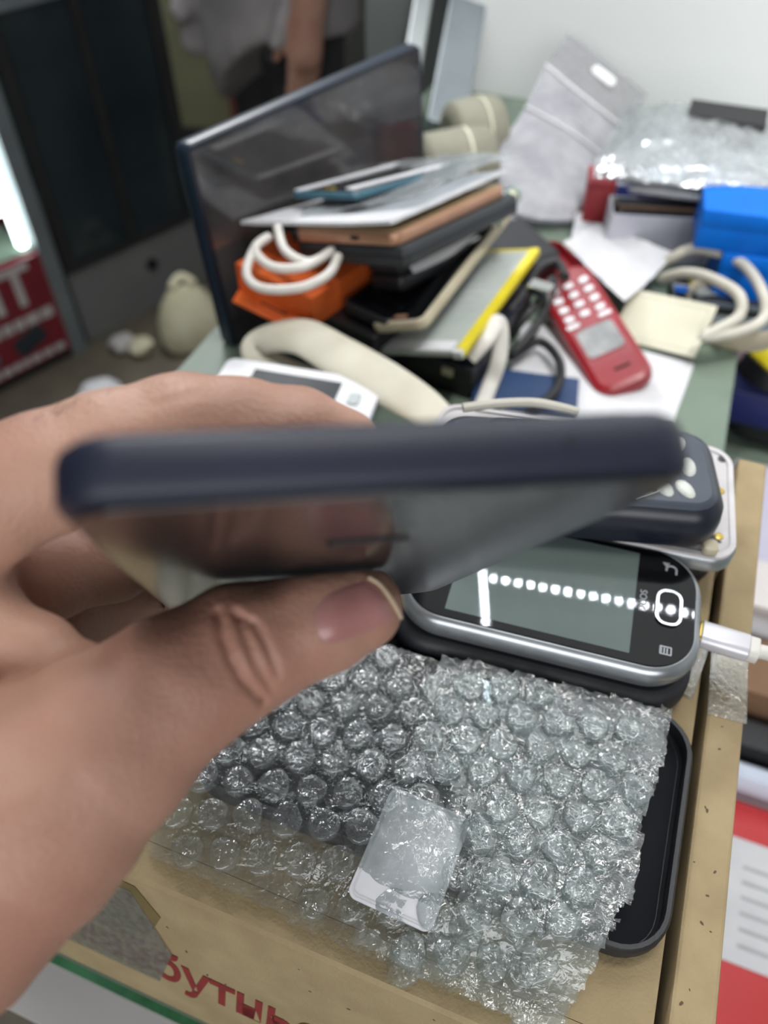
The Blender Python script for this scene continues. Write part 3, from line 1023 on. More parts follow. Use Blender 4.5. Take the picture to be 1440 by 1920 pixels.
# ------------------------------------------------------------------ bubble wrap
inv_st = MST(0, 0, 0).inverted()
def to_st(p):
    q = inv_st @ p
    return q.x, q.y
outline_px = [(262, 1592), (330, 1619), (400, 1650), (460, 1682), (500, 1697), (560, 1728), (600, 1742), (660, 1772), (720, 1795), (790, 1830), (850, 1852),
              (905, 1884), (950, 1905), (1000, 1940), (1062, 1925), (1086, 1872), (1112, 1830), (1130, 1782), (1160, 1732), (1150, 1722), (1186, 1700), (1196, 1628), (1200, 1560), (1222, 1500), (1240, 1440),
              (1250, 1380), (1258, 1330), (1256, 1200), (1000, 1150), (700, 1105), (300, 1075)]
WPOLY = np.array([to_st(P(x, y, ZL + 0.010)) for x, y in outline_px])
seam = [to_st(P(x, y, ZL + 0.012)) for x, y in ((812, 1270), (730, 1472), (640, 1800))]
bp_inv = bkp.matrix_world.inverted()
bp_inv = bp_m.inverted()
def inside(s, t):
    n = len(WPOLY)
    c = np.zeros(np.shape(s), bool)
    j = n - 1
    for i in range(n):
        xi, yi = WPOLY[i]
        xj, yj = WPOLY[j]
        if yi != yj:
            cr = ((yi > t) != (yj > t)) & (s < (xj - xi) * (t - yi) / (yj - yi) + xi)
            c ^= cr
        j = i
    return c
def bp_dist(s, t):
    """distance in front of the black phone's near side (negative = inside the phone)"""
    w = [ST(float(a), float(b), ZL) for a, b in zip(np.ravel(s), np.ravel(t))]
    q = [bp_inv @ p for p in w]
    d = [max(-0.0325 - p.y, abs(p.x) - 0.0575) for p in q]
    return np.array(d).reshape(np.shape(s))
def right_of_seam(s, t):
    (s0, t0), (s1, t1), (s2, t2) = seam
    ts = np.clip((t - t2) / (t0 - t2), -0.3, 1.3)
    return s - (s2 + (s0 - s2) * ts)
def wnoise(s, t, f, ph):
    return np.sin(f * s + 1.7 * np.sin(f * 0.7 * t + ph)) * np.sin(f * 1.1 * t + 1.3 * np.sin(f * 0.8 * s + ph * 2))
def wrap_z(s, t):
    """height of the film over the lid: it rides over the case rim and falls to the lid in front"""
    dx = np.maximum(np.abs(s + 0.025) - 0.080, 0)
    dy = np.maximum(np.abs(t - 0.1215) - 0.0415, 0)
    d = np.hypot(dx, dy)
    k = np.clip(1 - d / 0.022, 0, 1)
    z = 0.0022 + 0.0088 * (k * k * (3 - 2 * k))
    rs = np.clip(right_of_seam(s, t) / 0.01, 0, 1)
    z = z + rs * 0.0008 + 0.0006 * wnoise(s, t, 140, 0.4) + 0.0004 * wnoise(s, t, 330, 1.9)
    wc_s, wc_t = to_st(wcard_m.translation)
    r2 = np.hypot(s - wc_s, t - wc_t)
    return np.maximum(z, 0.0022) + 0.0024 * np.exp(-(r2 / 0.024) ** 4)
bw = thing('bubble_wrap', 'crinkled sheet of clear bubble wrap spread over the cardboard box', 'bubble wrap', MST(-0.03, 0.12, ZL))
def card_d(s, t):
    a_, b_ = to_st(wcard_m.translation)
    return np.hypot(s - a_, (t - b_) * 0.75)
def film_mesh(cond, step, dz, crinkle, seed):
    r_ = np.random.RandomState(seed)
    s0, t0 = WPOLY.min(0)
    s1, t1 = WPOLY.max(0)
    S = np.arange(s0, s1 + step, step)
    Tt = np.arange(t0, t1 + step, step)
    gs, gt = np.meshgrid(S, Tt, indexing='ij')
    js = gs + r_.uniform(-0.3, 0.3, gs.shape) * step
    jt = gt + r_.uniform(-0.3, 0.3, gs.shape) * step
    z = wrap_z(js, jt) + dz + r_.normal(0, crinkle, gs.shape)
    ok = inside(gs, gt) & cond(gs, gt) & (bp_dist(gs, gt) > 0.0)
    idx = -np.ones(gs.shape, int)
    cell = ok[:-1, :-1] & ok[1:, :-1] & ok[1:, 1:] & ok[:-1, 1:]
    v, f = [], []
    def vi(i, j):
        if idx[i, j] < 0:
            idx[i, j] = len(v)
            v.append((js[i, j] + 0.03, jt[i, j] - 0.12, z[i, j]))
        return idx[i, j]
    for i, j in np.argwhere(cell):
        f.append((vi(i, j), vi(i + 1, j), vi(i + 1, j + 1), vi(i, j + 1)))
    return mesh('film', v, f, angle=180)
part('film', film_mesh(lambda s, t: np.ones(s.shape, bool), 0.0016, 0.0, 0.00005, 3), 'wrap', bw)
part('folded_layer', film_mesh(lambda s, t: (right_of_seam(s, t) > 0) & (card_d(s, t) > 0.017), 0.0013, 0.0042, 0.00045, 5), 'wrap_white', bw, label='crumpled second layer of the wrap')
def bubble_mesh(seed, crush):
    r_ = np.random.RandomState(seed)
    prof = [(1.0, 0.0), (1.01, 0.55), (0.985, 0.86), (0.92, 0.98), (0.62, 1.0), (0.32, 0.99)]
    n = 18
    v, f = [], []
    ph = r_.uniform(0, 6.28, 6)
    for k, (r, z) in enumerate(prof):
        for i in range(n):
            a = 2 * math.pi * i / n
            w = 1 + (0.02 + 0.06 * crush) * math.sin(3 * a + ph[0]) * (z + 0.3) + 0.05 * crush * math.sin(7 * a + ph[1]) * z
            dz = crush * (0.16 * math.sin(2 * a + ph[2]) * r + 0.12 * math.sin(5 * a + ph[3]) * (1 - r * 0.4) + 0.08 * r_.normal()) * min(1, k / 2)
            v.append((0.0053 * r * w * math.cos(a), 0.0053 * r * w * math.sin(a), 0.0030 * max(0.0, z + dz)))
    v.append((0, 0, 0.0030 * (0.98 - crush * r_.uniform(0.0, 0.8))))
    for k in range(len(prof) - 1):
        for i in range(n):
            j = (i + 1) % n
            f.append((k * n + i, k * n + j, (k + 1) * n + j, (k + 1) * n + i))
    b = (len(prof) - 1) * n
    for i in range(n):
        f.append((b + i, b + (i + 1) % n, len(v) - 1))
    return mesh('bubble', v, f, angle=180)
firm = [bubble_mesh(20 + k, 0.25 + 0.12 * k) for k in range(5)]
limp = [bubble_mesh(60 + k, 0.8 + 0.15 * k) for k in range(6)]
for me in firm:
    me.materials.append(M['wrap'])
for me in limp:
    me.materials.append(M['wrap_white'])
pit = 0.0121
r0 = math.radians(14)
nb = 0
for i in range(-16, 17):
    for j in range(-16, 17):
        u = (i + 0.5 * (j % 2)) * pit
        w = j * pit * 0.866
        s = -0.03 + u * math.cos(r0) - w * math.sin(r0)
        t = 0.12 + u * math.sin(r0) + w * math.cos(r0)
        ring = [(s + 0.0045 * math.cos(a), t + 0.0045 * math.sin(a)) for a in (0, 1.57, 3.14, 4.71)]
        if not all(bool(inside(np.array(a), np.array(b))) for a, b in ring):
            continue
        if float(bp_dist(np.array([s]), np.array([t]))[0]) < 0.0055:
            continue
        rs = float(right_of_seam(np.array(s), np.array(t)))
        cd_ = float(card_d(np.array(s), np.array(t)))
        if cd_ < 0.019:
            rs = min(rs, -0.001)
        if cd_ < 0.011:
            continue
        lib = limp if (rs > 0 and random.random() < 0.9) else firm
        zz = float(wrap_z(np.array(s), np.array(t)))
        o = bpy.data.objects.new('bubble', random.choice(lib))
        C.objects.link(o)
        o.parent = bw
        dz_ = 0.0040 if rs > 0.004 else 0.0002
        o.matrix_local = T(s + 0.03, t - 0.12, zz + dz_) @ RZ(random.uniform(0, 360)) @ RX(random.uniform(-6, 6)) @ Matrix.Diagonal((random.uniform(0.9, 1.03), random.uniform(0.9, 1.03), random.uniform(0.7, 1.05), 1))
        nb += 1
        if rs > 0.006 and random.random() < 0.75:      # lower layer of the folded part
            o = bpy.data.objects.new('bubble', random.choice(limp))
            C.objects.link(o)
            o.parent = bw
            a_ = random.uniform(0, 6.28)
            o.matrix_local = T(s + 0.03 + 0.004 * math.cos(a_), t - 0.12 + 0.004 * math.sin(a_), zz + 0.0002) @ RZ(random.uniform(0, 360)) @ Matrix.Diagonal((0.95, 0.95, 0.9, 1))
            nb += 1
print('bubbles', nb)

# ================================================================== HELD PHONE AND HAND
HR = Matrix(((0.9807, -0.17, -0.0966), (-0.0626, 0.195, -0.9788), (0.1852, 0.966, 0.1806)))   # columns: width, length, thickness in (right, down, forward)
HT = Vector((0.00241, -0.00296, 0.09359))
CW = Matrix((RIGHT, -UP, FWD)).transposed()                 # (right, down, forward) -> world
hm = (CW @ HR).to_4x4()
hm.translation = CAM + CW @ HT
HW, HLN, HTK = 0.0805, 0.152, 0.0088
hph = thing('held_phone', 'dark navy smartphone held edge-on in the hand', 'phone', hm)
b = 0.0024
prof = [(0.0016, 0), (0.0006, 0.0006), (0.0, 0.0016), (0, HTK - 0.0030), (0.0005, HTK - 0.0014), (0.0018, HTK - 0.0004), (0.0034, HTK)]
part('body', slab(HW, HLN, HTK, 0.0078, profile=prof, n=10), 'navy', hph, T(0, HLN / 2, 0))
part('front_glass', slab(HW - 0.0032, HLN - 0.0032, 0.0006, 0.0072, 0.0003, n=10, z0=-0.0006), 'smear_glass', hph, T(0, HLN / 2, 0))
part('back_plate', slab(HW - 0.0075, HLN - 0.0075, 0.0003, 0.006, 0.0001, n=10, z0=HTK), 'navy_dark', hph, T(0, HLN / 2, 0))
# microphone hole and a slim seam on the end
mh = lathe([(0, 0.0002), (0.0005, 0.0002), (0.0005, 0)], 12)
part('microphone_hole', mh, 'black', hph, T(0.0215, -0.0001, HTK * 0.5) @ RX(90))
hinv = hm.inverted()
def on_face(px, py):
    p0, p1 = hinv @ CAM, hinv @ D(px, py, 0.2)
    k = (0 - p0.z) / (p1.z - p0.z)
    q = p0 + (p1 - p0) * k
    return q.x, q.y
fx, fy = on_face(690, 1006)
part('earpiece', slab(0.0135, 0.0032, 0.0004, 0.0015, 0.0002, z0=-0.0010), 'black', hph, T(fx, fy, 0), label='oval earpiece slot')
fx2, fy2 = on_face(762, 990)
part('front_camera', lathe([(0, -0.0009), (0.0011, -0.0009), (0.0015, -0.0007), (0.0016, -0.0005)], 16), 'chrome', hph, T(fx2, fy2, 0))

# ---- the hand, an implicit surface in (right, up, forward) metres from the lens
def cpt(px, py, rpx, d):
    return (np.array([(px - 720) / FPX * d, (960 - py) / FPX * d, d]), rpx / FPX * d)
thumb = [cpt(*a) for a in ((668, 1140, 86, .1680), (590, 1165, 97, .1665), (455, 1217, 119, .1630), (330, 1292, 136, .1580), (190, 1400, 172, .1540), (40, 1520, 228, .1520), (-120, 1640, 275, .1550))]
index = [cpt(*a) for a in ((-150, 1010, 135, .156), (-20, 935, 118, .160), (90, 885, 110, .163), (210, 840, 103, .167), (345, 800, 95, .172), (450, 800, 86, .175), (560, 815, 82, .178), (640, 850, 76, .182), (705, 945, 66, .188))]
middle = [cpt(*a) for a in ((-150, 1080, 110, .176), (60, 1078, 92, .186), (205, 1046, 78, .197), (335, 985, 66, .207), (480, 978, 60, .213))]
ringf = [cpt(*a) for a in ((-100, 1195, 96, .192), (110, 1166, 80, .206), (230, 1122, 66, .220), (335, 1045, 56, .230), (470, 1025, 50, .235))]
little = [cpt(*a) for a in ((-90, 1260, 84, .206), (140, 1212, 62, .222), (252, 1168, 50, .235), (330, 1110, 44, .243))]
palm = [cpt(*a) for a in ((-190, 1060, 190, .165), (-290, 1200, 265, .170), (-330, 1350, 285, .172), (-330, 1500, 290, .166), (-420, 1640, 290, .160), (-640, 1780, 300, .152), (-1100, 1960, 400, .135))]
web = [cpt(*a) for a in ((-190, 1120, 130, .164), (-40, 1180, 78, .164), (70, 1205, 48, .164), (150, 1228, 30, .163))]
HRn = np.array(HR)
HRn[1] *= -1                                    # (right, up, forward)
HTn = np.array([HT.x, -HT.y, HT.z])
def phone_sdf(p):
    q = (p - HTn) @ HRn
    q = q - np.array([0, HLN / 2, HTK / 2])
    a = np.abs(q) - np.array([HW / 2 - 0.003, HLN / 2 - 0.003, HTK / 2 - 0.0022])
    return np.linalg.norm(np.maximum(a, 0), axis=1) + np.minimum(a.max(1), 0) - 0.003
creases = [[(408, 1150), (416, 1190), (432, 1235), (456, 1278), (492, 1314)], [(446, 1160), (462, 1200), (478, 1240), (508, 1292)], [(440, 1150), (478, 1172), (500, 1210), (520, 1265)],
           [(300, 735), (322, 722), (352, 716)], [(290, 758), (330, 748), (365, 738)]]
cw_ = [0.0015, 0.0012, 0.0011, 0.0003, 0.0003]
def seg_dist(x, y, poly):
    d = None
    for (x0, y0), (x1, y1) in zip(poly[:-1], poly[1:]):
        vx, vy = x1 - x0, y1 - y0
        h = np.clip(((x - x0) * vx + (y - y0) * vy) / (vx * vx + vy * vy), 0, 1)
        e = np.hypot(x - x0 - h * vx, y - y0 - h * vy)
        d = e if d is None else np.minimum(d, e)
    return d
def hand_sdf(p):
    dt = chain(p, thumb, 0.004)
    di = chain(p, index, 0.004)
    dm = chain(p, middle, 0.004)
    dr = chain(p, ringf, 0.004)
    dl = chain(p, little, 0.004)
    dp_ = chain(p, palm, 0.010)
    dw = chain(p, web, 0.006)
    f = np.minimum(p[:, 2], 9)
    x = 720 + FPX * p[:, 0] / np.maximum(f, 0.02)
    y = 960 - FPX * p[:, 1] / np.maximum(f, 0.02)
    # flatten the nail bed a little on the side facing the lens
    dd = smin(dp_, dw, 0.008)
    dd = smin(dd, dt, 0.006)
    dd = smin(dd, di, 0.005)
    dd = smin(dd, dm, 0.0018)
    dd = smin(dd, dr, 0.0018)
    dd = smin(dd, dl, 0.0018)
    for poly, amp in zip(creases, cw_):
        e = seg_dist(x, y, poly)
        dd = dd + amp * np.exp(-(e / 7.5) ** 2) * (f < 0.18)
    # soft swelling between the creases and small undulation of the skin
    dd = dd + 0.00025 * np.sin(p[:, 0] * 310 + 2 * np.sin(p[:, 1] * 190)) * np.sin(p[:, 1] * 260 + p[:, 2] * 210)
    return np.maximum(dd, -(phone_sdf(p) - 0.0004))
allp = np.array([q[0] for ch in (thumb, index, middle, ringf, little, palm, web) for q in ch])
allr = np.array([q[1] for ch in (thumb, index, middle, ringf, little, palm, web) for q in ch])
lo = (allp - allr[:, None]).min(0) - 0.004
hi = (allp + allr[:, None]).max(0) + 0.004
hv, hf = surface_nets(hand_sdf, lo, hi, 0.0008)
RUF = np.array([RIGHT, UP, FWD])
base = np.array(CAM) + np.array([(-330 - 720) / FPX * .166, (960 - 1500) / FPX * .166, .166]) @ RUF
hv_w = np.array(CAM) + hv @ RUF - base
hand = np_mesh('hand', hv_w, hf)
person_hand = thing('hand', 'bare left hand pinching the dark phone between thumb and fingers', 'hand', T(*base))
hand_o = part('hand_body', hand, 'skin', person_hand)
# thumbnail: a curved plate laid on the thumb
nail_px = [(586, 1150), (604, 1120), (640, 1100), (684, 1086), (700, 1092), (722, 1118), (744, 1152), (738, 1168), (690, 1186), (640, 1204), (608, 1208), (592, 1184)]
def ray_hand(px, py, lift):
    d = np.array([(px - 720) / FPX, (960 - py) / FPX, 1.0])
    f = 0.10
    for _ in range(80):
        e = float(hand_sdf((d * f)[None])[0])
        f += e * 0.7
        if e < 1e-5:
            break
    p = d * f
    g = np.array([float(hand_sdf((p + h)[None])[0] - hand_sdf((p - h)[None])[0]) for h in np.eye(3) * 4e-4])
    g = g / np.linalg.norm(g)
    return Vector(np.array(CAM) + (p + g * lift) @ RUF - base)
cx_, cy_ = 662, 1148
def nail_mesh(k0, k1, lift0, lift1, rings_=7, n=36, sel=None):
    P_ = spline([Vector((x, y, 0)) for x, y in nail_px], 3, True)
    v, f = [], []
    n = len(P_)
    for r in range(rings_ + 1):
        k = k0 + (k1 - k0) * r / rings_
        for q in P_:
            lift = lift0 + (lift1 - lift0) * (1 - (r / rings_) ** 3)
            v.append(ray_hand(cx_ + (q.x - cx_) * k, cy_ + (q.y - cy_) * k, lift))
    for r in range(rings_):
        for i in range(n):
            j = (i + 1) % n
            f.append((r * n + i, r * n + j, (r + 1) * n + j, (r + 1) * n + i))
    f.append(tuple(reversed(range(n))))
    return mesh('nail', v, f, angle=180)
part('thumbnail', nail_mesh(0.05, 1.0, -0.0001, 0.0006), 'nail', person_hand, label='pinkish thumbnail')
tipv = []
ed = spline([Vector((690, 1084, 0)), Vector((712, 1098, 0)), Vector((734, 1128, 0)), Vector((750, 1158, 0))], 5)
part('nail_edge', tube([ray_hand(q.x, q.y, 0.0003) for q in ed], 0.00045, 8, n=2, flat=0.8), 'nail_tip', person_hand, label='pale free edge of the nail')
# fine hairs on the back of the hand
hair_v = []
hair_me = tube([(0, 0, 0), (0.0004, 0, 0.0016), (0.0014, 0, 0.0030), (0.0028, 0, 0.0040)], [0.00006, 0.00003], 4, n=3)
hair_me.materials.append(M['hair'])
hr = random.Random(4)
for k in range(22):
    px = hr.uniform(60, 210)
    py = 800 - (px - 20) * 0.40 + hr.uniform(0, 10)
    q = ray_hand(px, py + 6, -0.0001)
    o = bpy.data.objects.new('hair', hair_me)
    C.objects.link(o)
    o.parent = person_hand
    o.matrix_local = Matrix.Translation(q) @ RX(-30) @ RZ(hr.uniform(-40, 30)) @ RY(hr.uniform(-15, 25)) @ Matrix.Scale(hr.uniform(0.35, 0.7), 4)

# ================================================================== CLUTTER ON THE COUNTER
AY = math.radians(38)
PA = Vector((math.cos(AY), -math.sin(AY), 0))      # near edge of the pile, to the right
PB = Vector((math.sin(AY), math.cos(AY), 0))       # away


def pile_m(px, py, z, w, l, t, yaw=0.0, tilt=(0, 0)):
    """frame at the centre of the lower face of a slab whose upper near-right corner is seen at (px, py) on level z"""
    p = P(px, py, z)
    m = Matrix((PA, PB, Vector((0, 0, 1)))).transposed().to_4x4()
    m.translation = p
    return m @ RZ(yaw) @ RX(tilt[0]) @ RY(tilt[1]) @ T(-w / 2, l / 2, -t)


# leaning glossy black netbook screen
nb0, nb1, nb2 = D(436, 655, 0.585), D(305, 292, 0.475), D(762, 92, 0.592)
nb_m, lx, ly = slab3(nb0, nb0 + (nb2 - nb1), nb1, 0.012)
nbk = thing('laptop_screen', 'glossy black laptop screen standing behind the pile of papers', 'screen', nb_m)
part('housing', slab(lx, ly, 0.012, 0.006, 0.002), mat('laptop_shell', (30, 44, 58), 0.35, col2=(26, 38, 52), nscale=30), nbk)
part('glass', slab(lx - 0.006, ly - 0.006, 0.0008, 0.004, 0.0002, z0=0.012), mat('haze_tinted_screen', (50, 49, 51), 0.07, spec=0.8, col2=(66, 63, 62), nscale=25), nbk)  # grey base colour stands in for reflected haze on the black glass
part('bezel', ring_slab(lx - 0.002, ly - 0.002, 0.0010, 0.005, 0.003, 0.0118), 'navy_dark', nbk)
hook = lathe([(0, 0.002), (0.0015, 0.002), (0.002, 0.001), (0.002, 0)], 10)
part('hinge', slab(0.03, 0.010, 0.014, 0.003, 0.001), 'black', nbk, T(-lx * 0.3, -ly / 2 + 0.0052, -0.0024))
part('hinge', slab(0.03, 0.010, 0.014, 0.003, 0.001), 'black', nbk, T(lx * 0.3, -ly / 2 + 0.0052, -0.0024))

# black cartons the pile stands on
bx1 = thing('black_carton', 'low black carton under the grey battery pack', 'box', pile_m(888, 694, ZC + 0.026, 0.060, 0.110, 0.026, 10))
part('body', slab(0.060, 0.110, 0.021, 0.002, 0.0008), 'black', bx1)
part('lid', slab(0.061, 0.111, 0.005, 0.002, 0.0008, z0=0.021), 'navy_dark', bx1)
part('tab', slab(0.008, 0.002, 0.006, 0.0006, 0.0003), 'beige', bx1, T(0.012, -0.0562, 0.016))
bx2 = thing('black_carton', 'tall black carton under the orange box', 'box', pile_m(700, 634, ZC + 0.047, 0.098, 0.095, 0.047))
part('body', slab(0.098, 0.095, 0.041, 0.002, 0.0008), 'black', bx2)
part('lid', slab(0.099, 0.096, 0.006, 0.002, 0.0008, z0=0.041), 'black', bx2)

# orange box with an open flap
oz = ZC + 0.069
o_m = pile_m(585, 560, oz, 0.068, 0.115, 0.0215, 0)
ob_ = thing('orange_box', 'slim orange cardboard box with its front flap open', 'box', o_m)
part('top_panel', box(-0.034, 0.034, -0.0575, 0.0575, 0.0205, 0.0215), 'orange', ob_)
part('bottom_panel', box(-0.034, 0.034, -0.0575, 0.0575, 0.0, 0.001), 'orange', ob_)
part('side_panel', box(-0.034, -0.033, -0.0575, 0.0575, 0.001, 0.0205), 'orange', ob_)
part('side_panel', box(0.033, 0.034, -0.0575, 0.0575, 0.001, 0.0205), 'orange', ob_)
part('end_panel', box(-0.033, 0.033, -0.0565, -0.0555, 0.001, 0.0205), 'orange', ob_)
part('end_panel', box(-0.033, 0.033, 0.0555, 0.0565, 0.001, 0.0205), 'orange', ob_)
part('flap', prism([(-0.0345, 0), (0.0335, 0), (0.022, -0.011), (-0.030, -0.011)], 0, 0.0008), 'orange', ob_, T(0, -0.0578, 0.0005) @ RX(8))
part('slot', slab(0.024, 0.0014, 0.0004, 0.0004, 0.0001), 'gap', ob_, T(0, -0.0595, 0.0012))

# flat dark handset leaning, then beige-framed phone leaning over the battery
battery_m, lx, ly = slab3(D(686, 652, 0.535), D(866, 658, 0.500), D(1000, 466, 0.588) - (D(866, 658, 0.500) - D(686, 652, 0.535)), 0.005)
bt = thing('battery_pack', 'flat grey tablet battery pack edged with yellow tape', 'battery', battery_m)
part('cell', slab(lx, ly, 0.0045, 0.002, 0.0008), 'battery', bt)
part('yellow_tape', slab(0.0065, ly + 0.001, 0.0052, 0.001, 0.0005), 'yellow', bt, T(lx / 2 - 0.0022, 0.001, -0.0002), label='yellow tape along the edge')
part('yellow_tape', slab(lx - 0.006, 0.003, 0.0050, 0.001, 0.0005), 'yellow', bt, T(-0.002, ly / 2 - 0.0008, -0.0001))
part('label_band', box(-lx / 2 + 0.002, lx / 2 - 0.008, -ly / 2 + 0.001, -ly / 2 + 0.012, 0.0045, 0.0047), 'white_plastic', bt)
for k in range(7):
    part('print_line', box(-lx / 2 + 0.012, lx / 2 - 0.012 - 0.004 * (k % 3), ly / 2 - 0.028 - k * 0.0105, ly / 2 - 0.0255 - k * 0.0105, 0.0045, 0.0046), 'ink_pale', bt)
for k in range(3):
    part('symbol', ring_slab(0.006, 0.006, 0.0001, 0.0028, 0.0008, 0.0045), 'ink', bt, T(-0.012 + k * 0.011, ly / 2 - 0.017, 0))
part('cell_tip', slab(0.007, 0.005, 0.0052, 0.001, 0.0004), 'white_plastic', bt, T(lx / 2 - 0.003, -ly / 2 + 0.001, -0.0002))

bgm, lx, ly = slab3(D(690, 606, 0.515), D(792, 600, 0.494), D(962, 372, 0.604) - (D(792, 600, 0.494) - D(690, 606, 0.515)), 0.008)
bg = thing('beige_phone', 'dark-screened phone with beige frame leaning over the battery pack', 'phone', bgm)
part('frame', slab(lx, ly, 0.0075, 0.007, 0.0016), 'beige', bg)
part('screen', slab(lx - 0.005, ly - 0.005, 0.0006, 0.005, 0.0002, z0=0.0072), 'black_glass', bg)
part('home_key', slab(0.012, 0.004, 0.0008, 0.0018, 0.0003, z0=0.0074), 'rose', bg, T(0, -ly / 2 + 0.0065, 0))

bs = thing('black_smartphone', 'black smartphone between the orange box and the beige-framed phone', 'phone', pile_m(733, 606, ZC + 0.0595, 0.042, 0.105, 0.009))
part('body', slab(0.042, 0.105, 0.0085, 0.007, 0.002), 'black', bs)
part('screen', slab(0.038, 0.101, 0.0006, 0.006, 0.0002, z0=0.0084), 'black_glass', bs)

# upper pile: thick dark tablet, rose-gold phone, papers
g_NR, g_NL, g_FR = D(742, 436, 0.470), D(540, 428, 0.522), D(936, 342, 0.552)
gm, lx, ly = slab3(g_NL, g_NR, g_FR - (g_NR - g_NL), 0.0085)
dk = thing('dark_tablet', 'thick dark grey tablet under the rose-gold phone', 'tablet', gm @ T(0.004, 0.004, -0.0132))
part('body', slab(lx + 0.002, ly + 0.006, 0.0130, 0.005, 0.0025), mat('dark_grey_plastic', (50, 54, 58), 0.5, col2=(44, 48, 52), nscale=30), dk)
part('seam', ring_slab(lx + 0.0025, ly + 0.0065, 0.0008, 0.005, 0.0006, 0.0066), 'black', dk)
gp = thing('rose_gold_phone', 'rose-gold phone lying under the white papers on the pile', 'phone', gm)
part('body', slab(lx, ly, 0.0080, 0.008, 0.0016), 'rose', gp)
part('screen', slab(lx - 0.005, ly - 0.005, 0.0005, 0.006, 0.0002, z0=0.0080), mat('gold_screen', (204, 182, 140), 0.3, col2=(190, 166, 124), nscale=20), gp)
part('port', slab(0.0065, 0.0012, 0.0026, 0.0006, 0.0002), 'black', gp, T(0.012, -ly / 2 - 0.0003, 0.0030))
part('corner_cap', slab(0.008, 0.004, 0.0082, 0.0018, 0.0008), 'black', gp, T(-lx / 2 + 0.005, -ly / 2 + 0.0012, -0.0001))
# support under the tablet
spp = thing('black_case', 'black hard case propping up the dark tablet', 'case', gm @ T(lx * 0.14, 0.012, -0.0365))
cl_ = lx * 0.34
part('lower_shell', slab(cl_, ly - 0.02, 0.011, 0.006, 0.003), 'black', spp)
part('upper_shell', slab(cl_, ly - 0.02, 0.0115, 0.006, 0.003, z0=0.0112), 'rubber', spp)
part('zip', tube([(cl_ / 2, -0.04, 0.011), (cl_ / 2 + 0.001, 0.0, 0.011), (cl_ / 2, 0.04, 0.011)], 0.0008, 6), 'chrome', spp)

# papers on top
def papers(name, label, cat, quad, m, thick, bend=0.004, jitter=0.0004, seed=1, nu=5, nv=5):
    """quad: (near-left, near-right, far-right, far-left) world points; bent a little"""
    a, b, c, d = quad
    n = (b - a).cross(d - a).normalized()
    rows = []
    for i in range(4):
        row = []
        for j in range(4):
            u, v = j / 3, i / 3
            p = (a * (1 - u) + b * u) * (1 - v) + (d * (1 - u) + c * u) * v
            p = p + n * (bend * math.sin(3.1 * u + 2 * v + seed))
            row.append(p)
        rows.append(row)
    return one(name, label, cat, sheet(rows, thick, nu, nv, jitter, seed), m)
papers('paper_stack', 'thin stack of white papers on the rose-gold phone', 'paper', (D(452, 419, 0.537), D(730, 410, 0.460), D(950, 320, 0.546), D(690, 346, 0.600)), 'paper', 0.0022, 0.0015, 0.0002, 2)
papers('plastic_sleeve', 'clear crumpled sleeve lying over the papers on the pile', 'sleeve', (D(560, 394, 0.518), D(790, 368, 0.478), D(975, 292, 0.552), D(720, 304, 0.604)), 'bag_clear', 0.0006, 0.003, 0.0012, 4)
tp_m, lx, ly = slab3(D(548, 372, 0.545), D(668, 376, 0.500), D(800, 316, 0.585) - (D(668, 376, 0.500) - D(548, 372, 0.545)), 0.006)
tpz = thing('stripped_phone', 'teal stripped phone with white strips on top of the papers', 'phone part', tp_m @ T(0, 0, 0.006))
part('plate', slab(lx, ly, 0.004, 0.004, 0.001), 'teal', tpz)
part('screen', slab(lx - 0.008, ly - 0.008, 0.0004, 0.003, 0.0001, z0=0.004), 'black_glass', tpz)
part('strip', slab(0.006, ly - 0.004, 0.0014, 0.001, 0.0005, z0=0.004), 'white_plastic', tpz, T(-lx / 2 + 0.004, 0, 0))
part('strip', slab(0.007, ly - 0.010, 0.0014, 0.001, 0.0005, z0=0.0044), 'white_plastic', tpz, T(lx / 2 - 0.010, 0.002, 0) @ RZ(-6))
part('contact', slab(0.010, 0.004, 0.0008, 0.0005, 0.0002, z0=0.0044), 'gold', tpz, T(-0.004, -ly / 2 + 0.010, 0))
# curved white strip and green striped cord to the right of the pile
st = [D(770, 502, 0.515), D(840, 462, 0.535), D(900, 410, 0.56), D(945, 362, 0.59)]
one('paper_strip', 'curled white paper strip between the tablet and the beige phone', 'paper', tube(st, [0.004, 0.0062, 0.0055, 0.003], 10, flat=0.18, upv=(0.3, -0.6, 0.7)), 'paper')
gc = thing('striped_cord', 'short green and cream striped cord end above the battery pack', 'cord', T(*D(935, 400, 0.585)))
gp0 = D(935, 400, 0.585)
axp = [D(918, 428, 0.578) - gp0, D(940, 392, 0.588) - gp0, D(966, 360, 0.60) - gp0]
part('core', tube(axp, [0.005, 0.0062, 0.004], 12), 'cream', gc)
for k in range(6):
    u = 0.12 + k * 0.15
    c_ = spline(axp, 20)[int(u * 40)]
    dr_ = (axp[2] - axp[0]).normalized()
    q = dr_.to_track_quat('Z', 'Y').to_matrix().to_4x4()
    part('stripe', lathe([(0.0060, -0.0010), (0.0070, 0), (0.0060, 0.0010)], 16), 'green_cord', gc, Matrix.Translation(c_) @ q @ RX(12))

# white charger cable looping out of the pile
wl = [D(520, 425, 0.515), D(535, 470, 0.505), D(580, 492, 0.500), D(622, 470, 0.505), D(570, 500, 0.495), D(510, 500, 0.500), D(478, 468, 0.512), D(505, 444, 0.520), D(480, 462, 0.514), D(462, 512, 0.503), D(490, 540, 0.497), D(560, 540, 0.490), D(615, 515, 0.492), D(634, 480, 0.500)]
one('white_cable', 'white cable looped over the orange box', 'cable', tube(wl, 0.0030, 10, n=7), 'cable_white')

